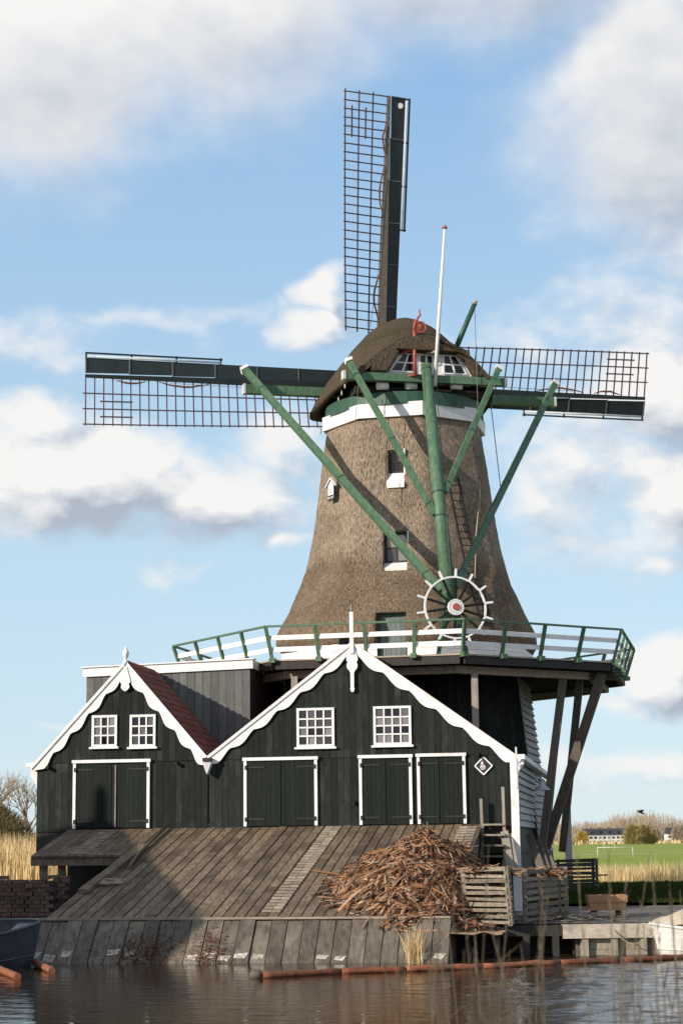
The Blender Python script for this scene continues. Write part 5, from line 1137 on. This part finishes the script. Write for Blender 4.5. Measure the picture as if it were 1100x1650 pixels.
for i, (xa, ya, xb, yb) in enumerate(((-30, 1552, 29, 1574), (58, 1553, 84, 1564))):
    a, b = atZ(xa, ya, WATER + .06), atZ(xb, yb, WATER + .06); a.z += .03; m = MB(); m.tube([a, b], [.085, .075], 10); tag(m.build('mooring_log', M['log']), ('longer reddish log floating in front of the grey rowing boat', 'short reddish log stub between the grey rowing boat and the slipway wall')[i], 'log', 'logs beside the rowing boat')
# ================================================================== brick stacks at the left
def brick_stack(x0, y0, cols, rows, deep, label, seed, z0=.44):
    R5 = random.Random(seed); bl, bh, bd = .215, .105, .11
    t = thing('brick_stack', (x0 + cols * bl / 2, y0, z0), label, 'bricks')
    m = MB(); m.box((0, 0, 0), (bl - .012, 0, 0), (0, bd * 1.7, 0), (0, 0, bh - .008)); me, _ = m.mesh('brick', M['brick'], (bl / 2, bd, bh / 2))
    for r in range(rows):
        nr = cols if r < rows - 2 else cols - R5.randint(0, 2)
        for c in range(nr):
            if r == rows - 1 and R5.random() < .35: continue
            put('brick', me, (x0 + bl * (c + .5) + (bl * .5 if r % 2 else 0) + R5.uniform(-.012, .012), y0 + R5.uniform(-.03, .03), z0 + bh * (r + .5)), t, (0, 0, R5.uniform(-.06, .06)))
    m = MB(); m.box((x0 + .1, y0 + .08, z0), (cols * bl - .1, 0, 0), (0, deep, 0), (0, 0, bh * (rows - 1.5))); m.build('stack_core', M['brick'], t)
bx = atZ(-8, 1480, .44)
brick_stack(atY(-52, 1485, 48.6).x, 48.6, 7, 13, .8, 'tall stack of old red bricks under the dry reeds', 3)
brick_stack(atY(41, 1485, 48.3).x, 48.3, 3, 13, .8, 'stack of dull red bricks with uneven top left of the shelter post', 4)
brick_stack(atY(80, 1470, 49.0).x, 49.0, 2, 14, .8, 'narrow stack of dark bricks inside the slipway shelter', 5)
# ================================================================== vegetation
def blades(m, R, p, n, spread, h0, h1, wd, lean=.15, plume=False):
    for i in range(n):
        b = V((p[0] + R.uniform(-spread[0], spread[0]), p[1] + R.uniform(-spread[1], spread[1]), p[2])); h = R.uniform(h0, h1); a = R.uniform(-.6, .6); s = V((cos(a), sin(a), 0)) * (wd / 2)
        l = V((R.gauss(.0, lean), R.gauss(0, lean), 0)) * h; mid = b + l * .35 + UP * h * .55; tip = b + l + UP * h
        m.add([b - s, b + s, mid + s * .8, mid - s * .8, tip], [(0, 1, 2, 3), (3, 2, 4)])
        if plume:
            q = tip - UP * .05; s2 = s * 4; m.add([q - UP * .18, q + s2, q + UP * .1 + l * .2, q - s2], [(0, 1, 2, 3)])
R6 = random.Random(21)
m = MB(); blades(m, R6, (-13.0, 68.5, .6), 9000, (8.0, 4.0), 1.5, 2.6, .045, .07); tag(m.build('dry_reeds', M['reed']), 'golden dry reed bed behind the brick stacks', 'reeds', kind='stuff')
m = MB()
for i in range(70):
    x = R6.uniform(8.8, 40); blades(m, R6, (x, 82 + R6.random() * 3, .68), 60, (.9, 1.6), .3, .92, .03, .10)
for i in range(22): blades(m, R6, (R6.uniform(9, 40), 82 + R6.random() * 3, .68), 6, (.4, .8), .9, 1.35, .025, .06)
tag(m.build('dry_reeds', M['reed']), 'pale dry reeds along the far edge of the shaded lawn', 'reeds', kind='stuff')
m = MB(); q = AP((uRL + uRR) / 2 + 0, .85); g0 = fac(668, 1545, RAMP_L + 1.1); p = AP(g0[0], .62); blades(m, R6, p, 90, (.16, .08), .4, .95, .022, .13); tag(m.build('dry_grass_tuft', M['reed']), 'tuft of dry grass growing on the slipway wall', 'grass', kind='stuff')
m = MB()
for i in range(9000):
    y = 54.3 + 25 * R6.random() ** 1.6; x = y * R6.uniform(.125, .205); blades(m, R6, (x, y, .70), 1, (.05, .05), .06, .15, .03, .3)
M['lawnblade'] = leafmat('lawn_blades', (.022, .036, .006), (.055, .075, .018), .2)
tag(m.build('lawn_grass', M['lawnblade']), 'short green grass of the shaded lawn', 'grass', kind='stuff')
def weed_patch(x, n, wdt, label):
    m = MB()
    for i in range(n):
        u = fac(x, 1530, RAMP_L + .6)[0] + R6.gauss(0, wdt); f = min(.8, max(.1, R6.gauss(.45, .15))); p = AP(u, f, .02); d = V((R6.uniform(-1, 1), R6.uniform(-1, .2), R6.uniform(-.6, .8))).normalized(); s = d.cross(NV).normalized() * R6.uniform(.004, .014); ln = R6.uniform(.03, .11)
        m.add([p, p + d * ln * .5 + s, p + d * ln, p + d * ln * .5 - s], [(0, 1, 2, 3)])
    tag(m.build('wall_weeds', M['redweed']), label, 'weeds', kind='stuff')
weed_patch(235, 1100, .38, 'red brown withered weeds on the shaded slipway wall'); weed_patch(335, 650, .26, 'withered weeds at the edge of the sunlight on the slipway wall'); weed_patch(130, 160, .6, 'thin dark weeds along the slipway wall near the boat')
# bare tree: recursive branches
def bare_tree(base, h, seed, label, mat, levels=5, r0=.14, spread=.5, group=None, leafy=None, nleaf=0, name='bare_tree'):
    R = random.Random(seed); base = V(base); t = thing(name, base, label, 'tree', group); segs = []; tips = []
    def grow(p, d, ln, r, lv):
        q = p + d * ln; segs.append((p, q, r, r * .68)); 
        if lv == 0: tips.append(q); return
        for i in range(R.choice((2, 3, 3))):
            nd = (d + V((R.gauss(0, spread), R.gauss(0, spread), R.gauss(.18, spread * .5)))).normalized(); grow(p + d * ln * R.uniform(.55, 1.0), nd, ln * R.uniform(.62, .86), r * .6, lv - 1)
    m = MB(); m.tube([base, base + V((.05, 0, h * .22)), base + V((0, 0, h * .3))], [r0, r0 * .85, r0 * .75], 8); m.build('trunk', M['strut'], t)
    for i in range(3): grow(base + UP * h * .28, V((R.gauss(0, .35), R.gauss(0, .35), 1)).normalized(), h * .2, r0 * .6, levels)
    m = MB()
    for p, q, a, b in segs:
        d = (q - p).normalized(); s = d.cross(V((.3, 1, .1))).normalized(); s2 = d.cross(s); a = max(a, .007); b = max(b, .006)
        m.add([p + s * a, p - s * a * .5 + s2 * a * .87, p - s * a * .5 - s2 * a * .87, q + s * b, q - s * b * .5 + s2 * b * .87, q - s * b * .5 - s2 * b * .87], [(0, 1, 4, 3), (1, 2, 5, 4), (2, 0, 3, 5)])
    m.build('crown', mat, t)
    return t
bare_tree((-13.8, 79, .6), 5.9, 4, 'bare pale winter tree standing beside the left bush', M['twig'], 5, .13, .42)
bare_tree((-16.2, 80, .6), 6.4, 9, 'bare winter tree partly hidden behind the left bush', M['twig'], 5, .13, .42)
def bush(c, rx, ry, rz, n, seed, label, mat, name='bush', cat='bush', lmin=.25, lmax=.7, wd=.02, group=None):
    R = random.Random(seed); c = V(c); t = thing(name, c, label, cat, group); m = MB()
    for i in range(n):
        a = R.random() * 6.28; b = R.random() ** .6; z = R.random(); e = sqrt(max(0, 1 - z * z)); p = c + V((cos(a) * rx * e * b, sin(a) * ry * e * b, z * rz)); p += V((noise.noise(p * .9), noise.noise(p * .9 + V((5, 5, 5))), noise.noise(p + V((9, 1, 1))))) * .35
        d = (V((cos(a) * .7, sin(a) * .7, R.uniform(.2, 1.2)))).normalized(); ln = R.uniform(lmin, lmax); s = d.cross(V((R.uniform(-1, 1), 1, R.uniform(-1, 1)))).normalized() * wd
        m.add([p - s, p + s, p + d * ln + s * .3, p + d * ln - s * .3], [(0, 1, 2, 3)])
    m.build('foliage', mat, t); st = MB()
    for i in range(5): st.tube([c, c + V((R.uniform(-.5, .5) * rx, R.uniform(-.5, .5) * ry, rz * .6))], [.05, .02], 5)
    st.build('stem', M['strut'], t); return t
bush((-14.6, 74.5, .6), 2.5, 2.0, 3.5, 17000, 5, 'dense olive brown bush behind the left reed bed', M['bush'], lmin=.15, lmax=.5, wd=.014)
# far side of the field: wood, hedges, houses
def fan_trees(m, R, x, y, z, h, wdt, n):
    for i in range(n):
        bx_ = x + R.gauss(0, wdt * .25); a = R.gauss(0, .33); top = V((bx_ + sin(a) * h * .6, y + R.uniform(-3, 3), z + h * (.45 + .55 * R.random() * cos(a)))); b = V((bx_ + sin(a) * h * .12, y + R.uniform(-2, 2), z + R.random() * h * .3)); s = V((R.uniform(.12, .3), 0, 0))
        m.add([b - s, b + s, top + s * .25, top - s * .25], [(0, 1, 2, 3)])
m = MB(); R7 = random.Random(77)
for i in range(230):
    y = R7.uniform(880, 980); x = R7.uniform(60, 320); px_ = 550 + x / y * F; h = 10.5 + 2.5 * noise.noise(V((x * .03, 0, 0))) + R7.uniform(-1, 2)
    if 955 < px_ < 1090: h += 6.5 * max(0, sin((px_ - 955) / 135 * pi)) * R7.uniform(.5, 1.0)
    fan_trees(m, R7, x, y, .6, h, 6, 55)
tag(m.build('far_wood', M['twig_far']), 'brown leafless wood along the horizon behind the white houses', 'wood', kind='stuff')
m = MB()
for i in range(160): 
    x = R7.uniform(88, 330); fan_trees(m, R7, x, 790 + R7.uniform(-6, 6), .6, R7.uniform(.6, 1.7), 4, 22)
tag(m.build('far_hedge', M['hedge']), 'low brown hedge in front of the terraced houses', 'hedge', kind='stuff')
m = MB()
for i in range(60): blades(m, R7, (70 + i * 4.5, 745 + R7.uniform(-5, 5), .66), 20, (3, 3), 1.0, 2.0, .5, .1)
tag(m.build('far_reeds', M['reed']), 'pale reed strip along the far edge of the green field', 'reeds', kind='stuff')
def far_house(xa, xb, Y, wall_h, roof_h, label, n_win=2, dorm=True):
    a, b = atY(xa, 1358, Y), atY(xb, 1358, Y); x0, x1 = a.x, b.x; z0 = .65; t = thing('terraced_house', ((x0 + x1) / 2, Y, z0), label, 'house', 'far terraced houses')
    m = MB(); m.box((x0, Y, z0), (x1 - x0 - .1, 0, 0), (0, 9, 0), (0, 0, wall_h)); wl = m.build('wall', M['housewall'], t)
    m = MB(); m.prism([V((x0, Y - .4, z0 + wall_h)), V((x0, Y + 9.4, z0 + wall_h)), V((x0, Y + 4.5, z0 + wall_h + roof_h))], V((x1 - x0 - .05, 0, 0))); rf = m.build('roof', M['slate'], t)
    w_ = x1 - x0
    if dorm: m = MB(); m.box((x0 + w_ * .25, Y + .3, z0 + wall_h + .3), (w_ * .5, 0, 0), (0, 3, 0), (0, 0, roof_h * .6)); m.build('dormer', M['slate'], rf)
    m = MB(); m.box((x0 + w_ * .8, Y + 4, z0 + wall_h + roof_h * .7), (.8, 0, 0), (0, .8, 0), (0, 0, roof_h * .5)); m.build('chimney', M['brick'], rf)
    for i in range(n_win):
        for zf in (.12, .58): m = MB(); m.box((x0 + w_ * (i + .2) / n_win, Y - .06, z0 + wall_h * zf), (w_ * .55 / n_win, 0, 0), (0, .05, 0), (0, 0, wall_h * .26)); m.build('window', M['glass'], t)
HX = [941, 955.5, 970, 984.5, 999]
for i, x in enumerate(HX): far_house(x, x + 14.5, 800, 3.9, 2.8, ('white terraced house with dark roof, far across the field, %s') % ('end house beside the yellow tree', 'second from the yellow tree', 'middle house of the row', 'second from the willow', 'end house beside the large willow')[i])
far_house(1075, 1092, 830, 4.0, 3.0, 'separate dark roofed white house right of the far willow'); far_house(1093, 1112, 840, 4.6, 3.2, 'pale gabled far house beside the separate white house')
bush(V((atY(937, 1356, 770).x, 770, .6)), 2.3, 2.3, 4.6, 900, 8, 'bright yellow rounded tree beside the far terraced houses', M['yellowtree'], 'yellow_tree', 'tree', .8, 1.8, .16)
bush(V((atY(1040, 1357, 700).x, 700, .6)), 4.6, 3, 6.2, 1800, 9, 'wide yellowish willow in front of the far wood', M['willow'], 'willow_tree', 'tree', .8, 2.0, .13)
bush(V((atY(1019, 1358, 690).x, 690, .6)), 3.2, 3, 6.6, 1600, 10, 'brownish budding tree beside the wide willow', M['willow'], 'budding_tree', 'tree', .8, 2.0, .13)
bush(V((atY(1092, 1358, 820).x, 820, .6)), 3.0, 3, 7, 900, 12, 'bare brown tree beside the far pale house', M['twig_far'], 'far_tree', 'tree', .8, 2.0, .13)
# football goals on the field
def goal(xl, xr, Y, h, label):
    a, b = atY(xl, 1380, Y), atY(xr, 1380, Y); t = thing('football_goal', ((a.x + b.x) / 2, Y, .7), label, 'goal')
    for x in (a.x, b.x): m = MB(); m.tube([(x, Y, .7), (x, Y, .7 + h)], .025, 6); m.build('goal_post', M['white'], t)
    m = MB(); m.tube([(a.x - .03, Y, .7 + h), (b.x + .03, Y, .7 + h)], .025, 6); m.build('crossbar', M['white'], t)
goal(962, 1019, 190, 1.05, 'nearer white football goal frame behind the dry reeds'); goal(973, 990, 330, 1.3, 'small distant white football goal frame on the field')
# a bird over the field
bd = atY(1031, 1309, 90); BRD = thing('bird', bd, 'dark bird gliding over the far field', 'bird')
m = MB(); m.tube([bd + V((-.20, 0, .10)), bd + V((-.08, 0, .04)), bd + V((.08, 0, -.03)), bd + V((.2, 0, -.08))], [.01, .05, .05, .015], 8); m.build('body', M['iron'], BRD)
for s in (-1, 1): m = MB(); m.add([bd + V((-.08, 0, .05)), bd + V((.06, 0, 0)), bd + V((.14, s * .35, .10)), bd + V((.02, s * .38, .14)), bd + V((-.08, 0, .035)), bd + V((.06, 0, -.015))], [(0, 1, 2, 3), (4, 3, 2, 5), (0, 3, 4), (1, 5, 2)]); m.build('wing', M['iron'], BRD)
# neighbouring gabled barn outside the picture, whose shadow lies over the slipway
def caster():
    s = 21.0; S_ = SH + UP * tan(SUN_EL)
    top = FP(*fac(160, 1326, .1), .1) + S_ * s; qd = V((-SH.y, SH.x, 0)); qd = qd if qd.y < 0 else -qd
    foot = [RP(*ramp_px(255, 1415)), RP(*ramp_px(300, 1479))]
    far = []
    for p in foot:
        k = (top - p).dot(SH); far.append(p + S_ * k)
    d = (far[1] - top); slope = d.z / d.dot(qd)
    hw = 10.6; ze = top.z + slope * hw; z0 = .6
    t = thing('neighbour_barn', (top.x, top.y, z0), 'neighbouring gabled barn left of the view across from the slipway', 'barn')
    def g(x, z, b): return V((top.x, top.y, 0)) + qd * x + UP * z + SH * b
    m = MB(); m.prism([g(-12, z0, 0), g(hw, z0, 0), g(hw, ze, 0), g(0, top.z - .1, 0), g(-12, top.z - 8.0, 0)], SH * 9); m.build('gable_wall', M['tar'], t)
    for x1, z1 in ((hw + .3, ze - .1), (-12.3, top.z - 8.0)): m = MB(); m.bar(g(0, top.z, 4.5), g(x1, z1 + .05, 4.5), 9.6, .12, (g(0, top.z, 4.5) - g(x1, z1, 4.5)).cross(SH)); m.build('roof_slope', M['tile'], t)
    turned([(.16, -.3), (.14, .9), (.05, 1.15)], g(0, top.z, .1), 'finial', M['white'], t)
caster()
# reeds on the near bank
m = MB(); R8 = random.Random(14)
for i in range(74):
    y = R8.uniform(6.1, 7.6); xpx = R8.choice((R8.gauss(1010, 70), R8.gauss(800, 90), R8.uniform(640, 1110))); x = (xpx - 550) / F * y; base = V((x + R8.gauss(0, .05), y, -.1))
    top = H0 + R8.uniform(-10, 200); 
    if R8.random() < .55: top = H0 + R8.uniform(110, 240)
    zt = ZC - (top - H0) / F * y; lean = R8.gauss(.03, .11); bend = R8.gauss(.02, .11); pts = []
    for k in range(7): f = k / 6; pts.append(base + V((lean * f + bend * f * f * f, 0, (zt - base.z) * f)))
    m.tube(pts, [.0035, .0033, .003, .0028, .0025, .002, .0012], 5)
    if R8.random() < .55:
        for k in range(8):
            q = pts[5].lerp(pts[6], k / 8); dd = V((R8.uniform(-.3, .4), R8.uniform(-.3, .3), 1)).normalized() * R8.uniform(.03, .07); s = V((.0025, 0, 0)); m.add([q - s, q + s, q + dd], [(0, 1, 2)])
    for k in range(2):
        if R8.random() < .5:
            q = pts[R8.randint(3, 5)]; dd = V((R8.uniform(-.2, .2), R8.uniform(-.1, .1), R8.uniform(.05, .22))); s = V((.004, 0, 0)); m.add([q - s, q + s, q + dd], [(0, 1, 2)])
tag(m.build('near_reeds', M['reed_near']), 'thin brown reed stems rising from the near bank in front of the water', 'reeds', kind='stuff')
